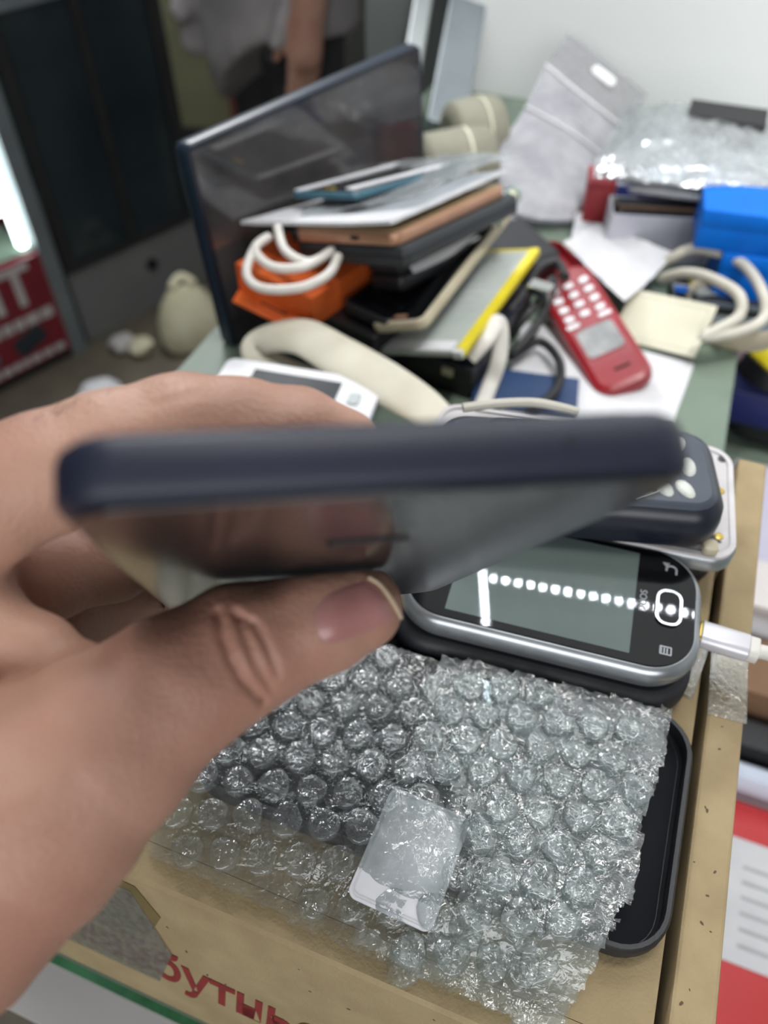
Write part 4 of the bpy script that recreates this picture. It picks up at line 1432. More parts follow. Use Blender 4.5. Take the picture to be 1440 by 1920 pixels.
# ivory strap folded over
sc_ = [D(600, 714, 0.508), D(545, 700, 0.511), D(492, 674, 0.516), D(480, 650, 0.517), D(515, 632, 0.510), D(570, 632, 0.500), D(640, 670, 0.486), D(720, 716, 0.472), D(790, 762, 0.456), D(850, 822, 0.440)]
one('ivory_strap', 'folded ivory strap lying behind the white button phone', 'strap', tube(sc_, [0.008, 0.009, 0.0095, 0.0095, 0.011, 0.0135, 0.0145, 0.0145, 0.013, 0.011], 16, n=7, flat=0.24, upv=(0.15, -0.45, 0.9)), 'strap')

# white phone with dark display
wz = ZC + 0.055
wpm, lx, ly = slab3(P(352, 790, wz), P(672, 846, wz), P(410, 664, wz), 0.0125)
wsup = thing('flat_carton', 'flat dull carton under the white button phone', 'box', wpm @ T(-0.004, 0.004, -0.0428))
part('body', slab(0.088, 0.048, 0.036, 0.002, 0.0008), 'grey_board', wsup)
part('lid', slab(0.089, 0.049, 0.0066, 0.002, 0.0008, z0=0.036), 'dark_board', wsup)
wp = thing('white_phone', 'white button phone with dark display behind the hand', 'phone', wpm)
part('body', slab(lx, ly, 0.0118, 0.007, 0.0018), 'silver', wp)
part('face', slab(lx - 0.002, ly - 0.002, 0.0009, 0.006, 0.0003, z0=0.0116), 'white_plastic', wp)
part('display', slab(lx * 0.55, ly * 0.62, 0.0002, 0.001, 0.0001, z0=0.0125), mat('dull_display', (38, 42, 46), 0.4, spec=0.15, col2=(50, 54, 58), nscale=60), wp, T(-lx * 0.02, ly * 0.06, 0))
part('button', slab(0.007, 0.010, 0.0008, 0.002, 0.0003, z0=0.0125), 'steel_light', wp, T(lx * 0.36, ly * 0.16, 0))
part('button', slab(0.006, 0.008, 0.0008, 0.002, 0.0003, z0=0.0125), 'chassis_dark', wp, T(lx * 0.37, -ly * 0.14, 0))
part('earpiece', slab(0.002, 0.010, 0.0004, 0.0009, 0.0001, z0=0.0125), 'steel', wp, T(-lx * 0.42, ly * 0.05, 0))

# ------------------------------------------------------------------ right half of the counter
papers('paper_sheet', 'large white paper sheet lying under the red phone cover', 'paper', (P(930, 800, ZC + 0.001), P(1262, 792, ZC + 0.001), P(1302, 682, ZC + 0.001), P(980, 600, ZC + 0.001)), 'paper', 0.0005, 0.0006, 0.0001, 8)
# red phone cover
rz0, rz1 = 0.545, 0.602
rdm, lx, ly = slab3(D(1122, 752, rz0), D(1236, 702, rz0 - 0.004), D(1040, 506, rz1), 0.012)
rd = thing('red_phone_cover', 'red plastic phone cover with keypad holes and display window', 'phone part', rdm)
ly = 0.118
rd.matrix_world = frame(D(1122, 748, rz0), D(1234, 700, rz0 - 0.004), D(1040, 506, rz1)) @ T(lx / 2, ly / 2, -0.012)
part('shell', slab(lx, ly, 0.012, 0.013, profile=[(0.001, 0), (0, 0.002), (0.0004, 0.007), (0.002, 0.0105), (0.006, 0.012)], n=8), 'red', rd)
wn = part('display_window', slab(lx * 0.62, ly * 0.22, 0.0006, 0.004, 0.0002, z0=0.012), 'window', rd, T(0.0, -ly * 0.12, 0))
part('window_rim', ring_slab(lx * 0.66, ly * 0.24, 0.0008, 0.005, 0.001, 0.0116), 'red', wn)
part('earpiece', slab(0.012, 0.0022, 0.0004, 0.001, 0.0002, z0=0.0119), 'gap', rd, T(0.003, -ly * 0.36, 0))
khm = slab(0.0072, 0.0054, 0.0008, 0.0024, 0.0003, z0=0.0119)
khm.materials.append(M['white_plastic'])
for i in range(4):
    for j in range(3):
        o = bpy.data.objects.new('keypad_hole', khm)
        C.objects.link(o)
        o.parent = rd
        o.matrix_local = T((j - 1) * 0.0118, ly * 0.10 + i * 0.0096, 0) @ RZ((j - 1) * 10)
for j in (-1, 1):
    part('soft_key_hole', slab(0.010, 0.004, 0.0008, 0.0018, 0.0003, z0=0.0119), 'white_plastic', rd, T(j * 0.012, ly * 0.04, 0))
# support for the raised end
rsup = P(1075, 520, ZC + 0.02)
rs_ = thing('red_back_cover', 'second red cover lying under the red phone cover', 'phone part', frame(P(1040, 560, ZC), P(1100, 548, ZC), P(1010, 500, ZC)))
part('shell', tray(0.046, 0.090, 0.0105, 0.010, 0.0018, 0.0016), 'red', rs_, T(0.012, 0.020, 0))
part('lining', slab(0.040, 0.084, 0.0003, 0.008, 0.0001, z0=0.0016), 'dark_red', rs_, T(0.012, 0.020, 0))

# black tray device behind
btm, lx, ly = slab3(P(900, 520, ZC + 0.022), P(1062, 478, ZC + 0.022), P(925, 400, ZC + 0.022), 0.022)
btr = thing('black_device', 'black plastic device with rounded corner behind the battery pack', 'device', btm)
part('body', slab(lx, ly, 0.022, 0.012, 0.003), 'black', btr)
part('top_plate', slab(lx - 0.01, ly - 0.01, 0.0008, 0.008, 0.0003, z0=0.022), 'rubber', btr)
part('stud', lathe([(0, 0.003), (0.002, 0.0028), (0.003, 0.001), (0.003, 0)], 12), 'chrome', btr, T(-lx * 0.08, ly * 0.36, 0.0225))
part('badge', slab(0.012, 0.006, 0.0006, 0.001, 0.0002, z0=0.0225), 'steel', btr, T(lx * 0.33, ly * 0.32, 0))

# black cables and white strap beside the red cover
zk = ZC + 0.012
one('black_cable', 'black cable curling beside the red phone cover', 'cable', tube([P(940, 650, zk), P(980, 600, zk + 0.02), P(1015, 560, zk + 0.028), P(1036, 525, zk + 0.03), P(1030, 560, zk + 0.024), P(1000, 620, zk + 0.012), P(960, 668, zk), P(1010, 640, zk), P(1046, 672, zk), P(1050, 712, zk), P(1030, 745, zk), P(990, 765, zk)], 0.0032, 10), 'cable_black')
one('black_cable', 'second black cable tangled behind the battery pack corner', 'cable', tube([P(905, 640, zk), P(950, 590, zk + 0.01), P(985, 545, zk + 0.018), P(1010, 505, zk + 0.02), P(1045, 492, zk + 0.022), P(1060, 520, zk + 0.030)], 0.0034, 10), 'cable_black')
cn = thing('metal_connector', 'small metal connector on the black cable by the red cover', 'connector', frame(P(1012, 548, zk + 0.035), P(1052, 560, zk + 0.035), P(1020, 520, zk + 0.035)))
part('shell', slab(0.016, 0.011, 0.006, 0.0015, 0.0006), 'chrome', cn)
part('insert', slab(0.0165, 0.008, 0.003, 0.0008, 0.0003, z0=0.0015), 'black', cn)
one('white_strap', 'narrow white strap hanging beside the black carton', 'strap', tube([P(880, 672, zk + 0.020), P(912, 636, zk + 0.030), P(932, 602, zk + 0.034), P(940, 628, zk + 0.026), P(934, 680, zk + 0.012), P(918, 724, zk), P(900, 770, zk)], 0.0052, 12, flat=0.35, upv=(0, -0.5, 0.85)), 'cable_white')
one('blue_card', 'dark blue card lying behind the keypad phone', 'card', box(-0.035, 0.035, -0.02, 0.02, 0, 0.004), mat('deep_blue_card', (34, 62, 104), 0.4, col2=(28, 52, 92), nscale=30), T(*P(985, 740, ZC + 0.001)) @ RZ(-12))

# receipt, cream booklet
papers('receipt', 'crumpled white receipt lying above the red phone cover', 'paper', (P(1170, 565, ZC + 0.026), P(1264, 474, ZC + 0.030), P(1120, 424, ZC + 0.012), P(1056, 448, ZC + 0.012)), 'paper', 0.0005, 0.003, 0.0006, 3)
papers('receipt', 'second white receipt tucked behind the crumpled one', 'paper', (P(1070, 455, ZC + 0.006), P(1135, 430, ZC + 0.008), P(1150, 392, ZC + 0.012), P(1080, 402, ZC + 0.010)), 'paper', 0.0005, 0.002, 0.0004, 6)
cbm, lx, ly = slab3(P(1302, 670, ZC + 0.008), P(1346, 574, ZC + 0.030), P(1178, 560, ZC + 0.016), 0.004)
cbk = thing('cream_booklet', 'cream folded booklet lying beside the white receipt', 'booklet', cbm)
part('cover', slab(lx, ly, 0.0016, 0.001, 0.0003, z0=0.0024), 'cream', cbk)
part('pages', slab(lx - 0.001, ly - 0.001, 0.0022, 0.0008, 0.0002, z0=0.0002), 'paper', cbk)
part('border_line', ring_slab(lx - 0.008, ly - 0.008, 0.0001, 0.0008, 0.0005, 0.0040), mat('booklet_line', (176, 174, 154), 0.7, col2=(168, 166, 146), nscale=60), cbk)
part('fold', box(-lx / 2 + 0.002, lx / 2 - 0.002, -0.0004, 0.0004, 0.0040, 0.0042), 'cream', cbk)
one('cream_roll', 'pale cream round label roll behind the white receipts', 'roll', lathe([(0.010, 0), (0.023, 0), (0.024, 0.002), (0.024, 0.009), (0.023, 0.010), (0.010, 0.010), (0.010, 0)], 28), 'cream', T(*P(1168, 462, ZC)))


def box_at(px, py, ztop, w, l, h, yaw):
    """frame at the centre of the foot of a box whose upper near-left corner is seen at (px, py) on level ztop"""
    return T(*P(px, py, ztop)) @ RZ(yaw) @ T(w / 2, l / 2, -h)


# pale open carton with contents, cartons at the back
CW_, CL_, CH_ = 0.083, 0.032, 0.040
wcm = box_at(1148, 402, ZC + CH_, CW_, CL_, CH_, -7)
wct = thing('white_carton', 'open pale grey carton holding black handsets at the back', 'box', wcm)
hx, hy = CW_ / 2, CL_ / 2
part('front_panel', box(-hx, hx, -hy, -hy + 0.0015, 0, CH_), 'grey_card', wct)
part('back_panel', box(-hx, hx, hy - 0.0015, hy, 0, CH_), 'grey_card', wct)
part('side_panel', box(-hx, -hx + 0.0015, -hy + 0.0015, hy - 0.0015, 0, CH_), 'grey_card', wct)
part('side_panel', box(hx - 0.0015, hx, -hy + 0.0015, hy - 0.0015, 0, CH_), 'grey_card', wct)
part('bottom_panel', box(-hx + 0.0015, hx - 0.0015, -hy + 0.0015, hy - 0.0015, 0, 0.0015), 'grey_card', wct)
for k, (m_, lab) in enumerate((('black', 'black handset lying in the front of the pale carton'), ('rubber', 'matt black handset lying in the back of the pale carton'))):
    h_ = thing('boxed_handset', lab, 'phone', wcm @ T(0.002 - k * 0.004, -hy * 0.46 + k * hy * 0.92, 0.0018))
    part('body', slab(CW_ * 0.88, hy * 0.82, 0.037 + 0.002 * k, 0.004, 0.002), m_, h_)
    part('trim', ring_slab(CW_ * 0.885, hy * 0.825, 0.003, 0.005, 0.0008, 0.033 + 0.002 * k), 'brown_box', h_)
nl = 0.094
nvm = box_at(1158, 346, ZC + 0.047, nl, 0.040, 0.016, -5)
nv = thing('navy_carton', 'flat white carton with navy front edge behind the pale carton', 'box', nvm)
part('body', slab(nl, 0.040, 0.016, 0.001, 0.0005), 'grey_card', nv)
part('front_label', box(-nl / 2, nl / 2, -0.0208, -0.0201, 0.0005, 0.0155), 'navy_card', nv, label='navy blue front edge')
nv2 = thing('support_carton', 'dull black carton under the navy-edged carton', 'box', nvm @ T(0, 0.002, -0.031))
part('body', slab(nl - 0.004, 0.036, 0.0308, 0.001, 0.0005), 'dark_board', nv2)
part('flap', box(-nl / 2 + 0.004, nl / 2 - 0.004, -0.0186, -0.0181, 0.01, 0.028), 'black', nv2)
rb = thing('red_carton', 'small dark red carton half hidden by the clear bag', 'box', box_at(1105, 340, ZC + 0.046, 0.05, 0.030, 0.046, -10))
part('body', slab(0.05, 0.030, 0.040, 0.001, 0.0005), 'dark_red', rb)
part('lid', slab(0.051, 0.031, 0.006, 0.001, 0.0005, z0=0.040), 'dark_red', rb)
lbm = frame(P(1092, 412, ZC + 0.0086), P(1116, 416, ZC + 0.0086), P(1122, 362, ZC + 0.0086))
lb = thing('light_blue_phone', 'small light blue phone lying between bag and pale carton', 'phone', lbm @ T(0.006, 0.030, -0.0086))
part('body', slab(0.016, 0.052, 0.008, 0.003, 0.001), 'teal', lb)
part('face', slab(0.013, 0.048, 0.0006, 0.0025, 0.0002, z0=0.008), mat('sky_blue', (110, 180, 226), 0.3, col2=(96, 168, 216), nscale=30), lb)

# bright blue boxes
bb2 = thing('blue_box', 'lower bright blue carton behind the cable coil', 'box', box_at(1358, 474, ZC + 0.0455, 0.085, 0.060, 0.0455, -15))
part('body', slab(0.085, 0.060, 0.0375, 0.0015, 0.0006), 'blue', bb2)
part('lid', slab(0.0862, 0.0612, 0.014, 0.0015, 0.0006, z0=0.0315), 'blue', bb2)
bb1 = thing('blue_box', 'upper bright blue carton stacked beside the navy-edged carton', 'box', box_at(1322, 392, ZC + 0.076, 0.10, 0.045, 0.030, -15))
part('body', slab(0.10, 0.045, 0.026, 0.0015, 0.0006), 'blue', bb1)
part('lid', slab(0.1012, 0.0462, 0.012, 0.0015, 0.0006, z0=0.018), 'blue', bb1)
part('side_label', box(0.012, 0.046, -0.0242, -0.0232, 0.002, 0.016), 'blue_dark', bb1)
# pale cable coil over a round tin
zc2 = ZC + 0.040
coil = [P(1225, 512, ZC + 0.012), P(1262, 482, ZC + 0.030), P(1310, 466, zc2), P(1385, 490, zc2), P(1428, 545, zc2), P(1432, 596, zc2 - 0.01), P(1385, 622, zc2 - 0.012), P(1320, 632, zc2 - 0.014), P(1345, 618, zc2 - 0.010), P(1386, 592, zc2 - 0.004), P(1384, 552, zc2 + 0.004), P(1330, 520, zc2), P(1284, 512, zc2 - 0.008), P(1240, 522, ZC + 0.018)]
one('cable_coil', 'coiled pale grey cable at the right of the counter', 'cable', tube(coil, 0.0040, 10, n=7), 'cable_grey')
dsh = thing('round_tin', 'shallow round tin under the pale cable coil', 'tin', T(*P(1376, 606, ZC)))
part('wall', lathe([(0.036, 0), (0.039, 0.004), (0.040, 0.018), (0.039, 0.020), (0.037, 0.018), (0.036, 0.004)], 36), 'beige', dsh)
part('bottom', lathe([(0.0, 0.003), (0.036, 0.003), (0.036, 0.0)], 36), 'steel', dsh)
bd = thing('dark_tray', 'dark shallow tray with packets inside the cable coil', 'tray', box_at(1262, 560, ZC + 0.012, 0.066, 0.036, 0.012, -12))
part('base', slab(0.066, 0.036, 0.010, 0.004, 0.001), 'dark_board', bd)
part('rim', ring_slab(0.066, 0.036, 0.003, 0.004, 0.002, 0.009), 'steel', bd)
for k, (px, py, m_, lab, sz) in enumerate(((1282, 545, 'blue_dark', 'small blue chip packet beside the cable coil', (0.014, 0.010)), (1308, 532, 'yellow', 'tiny yellow packet inside the cable coil', (0.013, 0.009)), (1326, 548, 'steel_light', 'small silver foil packet inside the cable coil', (0.020, 0.011)), (1356, 528, 'teal', 'small teal circuit board inside the cable coil', (0.018, 0.012)))):
    t_ = thing('small_packet', lab, 'packet', T(*P(px, py, ZC + 0.0102)) @ RZ(-10 + 9 * k))
    part('sheet', slab(sz[0], sz[1], 0.002, 0.001, 0.0005), m_, t_)
    part('seal', slab(sz[0], 0.002, 0.0024, 0.0005, 0.0003), 'ink_pale', t_, T(0, sz[1] / 2 - 0.001, 0))

# ------------------------------------------------------------------ bags at the back
hb_rows = [[D(962, 398, 0.690), D(1016, 410, 0.685), D(1076, 412, 0.690)],
           [D(930, 300, 0.730), D(1020, 322, 0.717), D(1112, 330, 0.730)],
           [D(985, 200, 0.755), D(1055, 238, 0.745), D(1128, 290, 0.755)],
           [D(1022, 122, 0.770), D(1092, 180, 0.765), D(1168, 240, 0.775)],
           [D(1066, 62, 0.785), D(1140, 118, 0.785), D(1214, 178, 0.795)]]
hb = thing('header_bag', 'milky plastic zip bag with hanging hole leaning against the wall', 'bag', T(*D(1016, 410, 0.690)))
ho = D(1016, 410, 0.690)
part('front_film', sheet(hb_rows[:4], 0.0004, 6, 6, 0.0003, 3, ho), 'bag', hb)
back = [[p + FWD * 0.010 + UP * 0.001 for p in r] for r in hb_rows[:4]]
part('back_film', sheet(back, 0.0004, 6, 6, 0.0003, 4, ho), 'bag', hb)
part('header', sheet(hb_rows[3:], 0.0008, 6, 4, 0.0, 5, ho), film('header_film', (236, 236, 238), white=0.42, rough=0.25, bump=0.1, bscale=60, base=0.03, wcol=(196, 194, 198)), hb)
c0 = D(1132, 142, 0.776)
hx_ = (D(1160, 164, 0.776) - c0).normalized()
part('hanging_hole', slab(0.026, 0.009, 0.0006, 0.004, 0.0002), 'white_wall', hb, T(*(-ho)) @ frame(c0, c0 + hx_, c0 + UP), label='pale oval hanging hole')
part('zip_line', tube([p - ho - FWD * 0.001 for p in hb_rows[3]], 0.0016, 8), 'white_plastic', hb)
part('fold_line', tube([p - ho - FWD * 0.001 for p in hb_rows[2]], 0.0012, 8), 'white_plastic', hb)

def up3(rows, lift):
    return [[P(x, y, ZC + z + lift) for x, y, z in r] for r in rows]
bag_rows = [[(1112, 330, .058), (1200, 338, .068), (1320, 350, .070), (1460, 350, .070)],
            [(1122, 296, .062), (1210, 288, .076), (1330, 296, .080), (1460, 312, .074)],
            [(1150, 246, .058), (1230, 232, .080), (1340, 246, .082), (1460, 268, .074)],
            [(1172, 204, .040), (1260, 192, .060), (1360, 208, .062), (1460, 232, .058)]]
one('clear_bag', 'large clear crumpled plastic bag lying over the cartons', 'bag', sheet(up3(bag_rows, 0.006), 0.0008, 9, 9, 0.0022, 9), 'bag_clear')
pad = thing('white_parcel', 'puffy white parcel inside the clear crumpled bag', 'parcel', T(*P(1300, 330, ZC)))
po = P(1300, 330, ZC)
pr_ = [[(1140, 328, .050), (1240, 338, .062), (1340, 350, .062), (1455, 350, .062)], [(1150, 286, .052), (1250, 280, .068), (1350, 290, .070), (1455, 308, .064)], [(1190, 246, .046), (1260, 240, .062), (1350, 252, .064), (1455, 276, .058)]]
part('upper_film', sheet(up3(pr_, -0.002), 0.003, 6, 6, 0.0006, 12, po), 'paper', pad)
part('lower_film', sheet([[q - Vector((0, 0, 0.010)) for q in r] for r in up3(pr_, -0.002)], 0.003, 6, 6, 0.0004, 14, po), 'paper', pad)
bkc = thing('black_carton', 'black carton standing at the wall behind the clear bag', 'box', box_at(1290, 214, ZC + 0.082, 0.062, 0.034, 0.082, -21))
part('body', slab(0.062, 0.034, 0.074, 0.001, 0.0005), 'black', bkc)
part('lid', slab(0.063, 0.035, 0.008, 0.001, 0.0005, z0=0.074), 'dark_board', bkc)
cr = thing('grey_carton', 'plain grey carton under the clear bag', 'box', box_at(1190, 318, ZC + 0.040, 0.105, 0.040, 0.040, -14))
part('body', slab(0.105, 0.040, 0.032, 0.001, 0.0006), 'grey_card', cr)
part('lid', slab(0.106, 0.041, 0.008, 0.001, 0.0006, z0=0.032), 'grey_card', cr)
# two olive cloth rolls
for a0, a1, rr, lab in (((800, 314), (912, 300), 0.030, 'front olive cloth roll beside the header bag'), ((850, 256), (928, 244), 0.032, 'rear olive cloth roll at the foot of the white wall')):
    z_ = ZC + rr
    p0, p1 = P(a0[0], a0[1], z_), P(a1[0], a1[1], z_)
    m_ = frame(p0, p1, p0 + Vector((0, 0, 1)))
    t_ = thing('cloth_roll', lab, 'cloth roll', Matrix.Translation((p0 + p1) / 2 - Vector((0, 0, rr))))
    c_ = (p0 + p1) / 2 - Vector((0, 0, rr))
    L_ = p1 - p0
    part('roll', tube([p0 - c_ - L_ * 0.15, p0 - c_, (p0 + p1) / 2 - c_, p1 - c_, p1 - c_ + L_ * 0.1], [rr * 0.55, rr * 0.94, rr, rr * 0.94, rr * 0.6], 20), 'olive_cloth', t_)
    part('band', tube([(p0 * 0.4 + p1 * 0.6) - c_, (p0 * 0.36 + p1 * 0.64) - c_], rr * 1.01, 20), 'cream', t_)

# ------------------------------------------------------------------ things on the low shelf at the right
zz = ZS
SX = 0.122
rm = thing('red_mailing_bag', 'red mailing bag with white address label right of the box', 'parcel', MST(SX + 0.085, 0.185, zz))
part('pouch', slab(0.17, 0.24, 0.030, 0.02, profile=[(0.010, 0), (0.002, 0.008), (0, 0.015), (0.004, 0.024), (0.012, 0.029), (0.022, 0.030)]), 'red_bag', rm)
part('address_label', slab(0.125, 0.080, 0.0006, 0.003, 0.0002, z0=0.0302), 'paper', rm, T(-0.010, 0.046, 0))
for k in range(6):
    part('print_line', box(-0.05, 0.03 - 0.012 * (k % 3), 0.016 + k * 0.010, 0.0185 + k * 0.010, 0.0308, 0.0310), 'ink_pale', rm)
wpq = thing('white_pouch', 'pale blue-white pouch lying beyond the red mailing bag', 'parcel', MST(SX + 0.08, 0.322, zz))
part('pouch', slab(0.16, 0.026, 0.03, 0.010, profile=[(0.004, 0), (0, 0.012), (0.003, 0.024), (0.008, 0.03)]), mat('pale_pouch', (196, 204, 220), 0.5, col2=(182, 190, 208), nscale=12), wpq)
part('seam', box(-0.07, 0.07, -0.0135, -0.0125, 0.012, 0.013), 'white_plastic', wpq)
dbx = thing('dark_carton', 'dark carton between the brown box and pale pouch', 'box', MST(SX + 0.075, 0.350, zz))
part('body', slab(0.15, 0.022, 0.03, 0.002, 0.001), 'dark_board', dbx)
part('lid', slab(0.152, 0.023, 0.006, 0.002, 0.001), 'black', dbx, T(0, 0, 0.03))
brm = thing('brown_carton', 'plain brown carton standing on the low shelf', 'box', MST(SX + 0.085, 0.396, zz))
part('body', slab(0.17, 0.050, 0.055, 0.002, 0.001), 'brown_box', brm)
part('flap', slab(0.17, 0.050, 0.002, 0.002, 0.0005), 'brown_box', brm, T(0, 0, 0.055))
wbm = thing('white_carton', 'white glossy carton behind the brown carton on the shelf', 'box', MST(SX + 0.08, 0.450, zz))
part('body', slab(0.16, 0.045, 0.075, 0.003, 0.001), 'white_plastic', wbm)
part('lid', slab(0.162, 0.047, 0.012, 0.003, 0.001), 'white_board', wbm, T(0, 0, 0.075))
lvm = thing('lilac_folder', 'lilac and white folders stacked beside the box rim', 'folder', MST(SX + 0.08, 0.57, zz))
part('front_cover', slab(0.16, 0.18, 0.012, 0.003, 0.001), mat('lilac_card', (190, 188, 206), 0.5, col2=(176, 172, 196), nscale=10), lvm, T(0, 0, 0.012))
part('back_cover', slab(0.16, 0.18, 0.012, 0.003, 0.001), 'grey_card', lvm)
# black bags with blue stripe and yellow packet
kb = P(1400, 700, zz)
bgd = thing('black_bag', 'bulky black bag on the shelf right of the counter', 'bag', MST(0.17, 0.81, zz))
part('body', slab(0.20, 0.22, 0.12, 0.05, profile=[(0.02, 0), (0.002, 0.02), (0, 0.06), (0.015, 0.10), (0.04, 0.115), (0.07, 0.12)]), 'rubber', bgd, T(0.02, 0.0, 0))
part('stripe', slab(0.201, 0.05, 0.04, 0.01, 0.004, z0=0.035), 'navy_card', bgd, T(0.02, -0.0862, 0), label='dark blue stripe')
part('handle', tube([(-0.05, -0.04, 0.112), (-0.085, -0.08, 0.07), (-0.09, -0.11, 0.012)], 0.008, 10, flat=0.4), mat('mauve_strap', (104, 84, 96), 0.7, col2=(94, 74, 88), nscale=30), bgd)
yk = thing('yellow_packet', 'bright yellow packet lying on the black bag', 'packet', T(*(P(1432, 668, zz + 0.122) + E2 * 0.02)) @ RZ(20))
part('pouch', slab(0.065, 0.06, 0.02, 0.012, profile=[(0.006, 0), (0, 0.008), (0.006, 0.016), (0.016, 0.02)]), 'yellow', yk)
part('seal', slab(0.065, 0.008, 0.004, 0.002, 0.001, z0=0.008), 'yellow', yk, T(0, 0.032, 0))

# ================================================================== THE SHOP BEYOND
rc = P(165, 655, -CAM_Z)
rdir = (rc - P(0, 740, -CAM_Z)).normalized()
rin = Vector((-rdir.y, rdir.x, 0))
def case_m(off):
    m = Matrix((rdir, rin, Vector((0, 0, 1)))).transposed().to_4x4()
    m.translation = rc + rdir * off
    return m
WD = 0.95
dc = thing('display_case', 'lit glass display case with red sign panel at floor level', 'display case', case_m(0))
part('sign_panel', box(-WD, -0.04, 0.0, 0.02, 0.03, 0.30), 'sign_red', dc, label='red sign panel')
part('post', box(-0.04, 0.0, 0.0, 0.04, 0.0, 1.5), 'steel', dc)
part('post', box(-WD - 0.04, -WD, 0.0, 0.04, 0.0, 1.5), 'steel', dc)
part('post', box(-0.04, 0.0, 0.46, 0.50, 0.0, 1.5), 'steel', dc)
part('side_panel', box(-0.012, -0.002, 0.04, 0.46, 0.02, 0.30), 'sign_red', dc)
part('plinth', box(-WD, 0.0, 0.01, 0.49, 0.0, 0.03), 'dark_board', dc)
part('shelf', box(-WD, -0.04, 0.02, 0.48, 0.295, 0.305), 'counter', dc)
part('shelf', box(-WD, -0.04, 0.06, 0.48, 0.62, 0.63), 'counter', dc)
part('back_panel', box(-WD, 0.0, 0.48, 0.50, 0.03, 1.5), mat('case_back', (150, 156, 150), 0.6, col2=(140, 147, 142), nscale=8), dc)
part('top', box(-WD - 0.04, 0.0, 0.0, 0.50, 1.5, 1.53), 'steel', dc)
part('light_tube', box(-0.065, -0.046, 0.03, 0.05, 0.31, 1.45), 'led_tube', dc, label='bright vertical light tube')
part('light_tube', box(-0.40, -0.066, 0.035, 0.055, 0.398, 0.414), 'led_tube', dc, label='bright horizontal light tube')
gn = thing('green_packet', 'green packet standing inside the lit display case', 'packet', case_m(0) @ T(-0.20, 0.10, 0.305))
part('pouch', slab(0.10, 0.03, 0.05, 0.008, 0.004), 'green_item', gn)
part('header', slab(0.10, 0.006, 0.012, 0.002, 0.001, z0=0.05), 'yellow', gn)
SG = Matrix(((1, 0, 0, 0), (0, 0, -1, 0.0), (0, 1, 0, 0), (0, 0, 0, 1)))
tm = text_mesh('НТ', 0.13, 0.001, 0, 0.004, 'RIGHT')
part('lettering', tm, 'sign_grey', dc, SG @ T(-0.075, 0.235, 0.001), label='large pale letters')
def sign_rows(y, h, n, x1, w):
    for k in range(n):
        ww = w * random.uniform(0.6, 1.0)
        part('sign_mark', box(x1 - ww, x1, y - h / 2, y + h / 2, 0, 0.001), 'sign_grey', dc, SG @ T(0, 0, 0.0005))
        x1 -= ww + 0.006
sign_rows(0.152, 0.028, 9, -0.055, 0.04)
sign_rows(0.048, 0.020, 12, -0.055, 0.03)
part('sign_phone_print', slab(0.085, 0.052, 0.001, 0.014, 0.0004), 'sign_dark', dc, SG @ T(-0.135, 0.100, 0) @ RZ(18), label='printed dark handset shape')
part('sign_disc_print', slab(0.045, 0.045, 0.001, 0.02, 0.0004), 'teal', dc, SG @ T(-0.245, 0.093, 0))

d2 = thing('dark_display_case', 'unlit dark glass display case with grey base panel', 'display case', case_m(0.02))
W2 = 0.42
part('base_panel', box(0.0, W2, 0.03, 0.05, 0.0, 0.21), 'grey_board', d2)
part('base_body', box(0.0, W2, 0.05, 0.5, 0.0, 0.21), 'dark_board', d2)
part('lock', slab(0.03, 0.03, 0.012, 0.01, 0.002), 'black', d2, T(0.24, 0.03, 0.13) @ RX(90))
part('back_panel', box(0.0, W2, 0.48, 0.5, 0.21, 1.5), 'dark_glass', d2)
part('front_glass', box(0.0, W2, 0.03, 0.036, 0.21, 1.5), 'dark_glass', d2)
part('top', box(0.0, W2, 0.03, 0.5, 1.5, 1.53), 'dark_board', d2)
for k in range(3):
    part('upright', box(k * 0.19 - 0.012 + 0.012, k * 0.19 + 0.026, 0.020, 0.030, 0.21, 1.5), 'dark_board', d2)
part('rail', box(0.0, W2, 0.018, 0.03, 0.205, 0.225), 'dark_board', d2)
part('rail', box(0.0, W2, 0.018, 0.03, 0.78, 0.80), 'steel', d2)

# olive column and dark red post beyond
def tall(name, label, cat, px0, px1, py, d, m, h=2.5, dep=0.25):
    a, b_ = D(px0, py, d), D(px1, py, d)
    w = (b_ - a).length
    o_ = thing(name, label, cat, T((a.x + b_.x) / 2, a.y, 0) @ RZ(-8))
    part('shaft', box(-w / 2, w / 2, 0, dep, 0.08, h), m, o_)
    part('foot', box(-w / 2 - 0.01, w / 2 + 0.01, -0.01, dep + 0.01, 0, 0.08), 'dark_board', o_)
    return o_
tall('olive_column', 'olive green column behind the dark display case', 'column', 305, 425, 130, 2.75, 'olive')
tall('red_post', 'narrow dark red post right of the olive column', 'post', 418, 446, 110, 2.60, mat('dark_red_paint', (92, 42, 40), 0.6, col2=(80, 36, 35), nscale=10), dep=0.06)
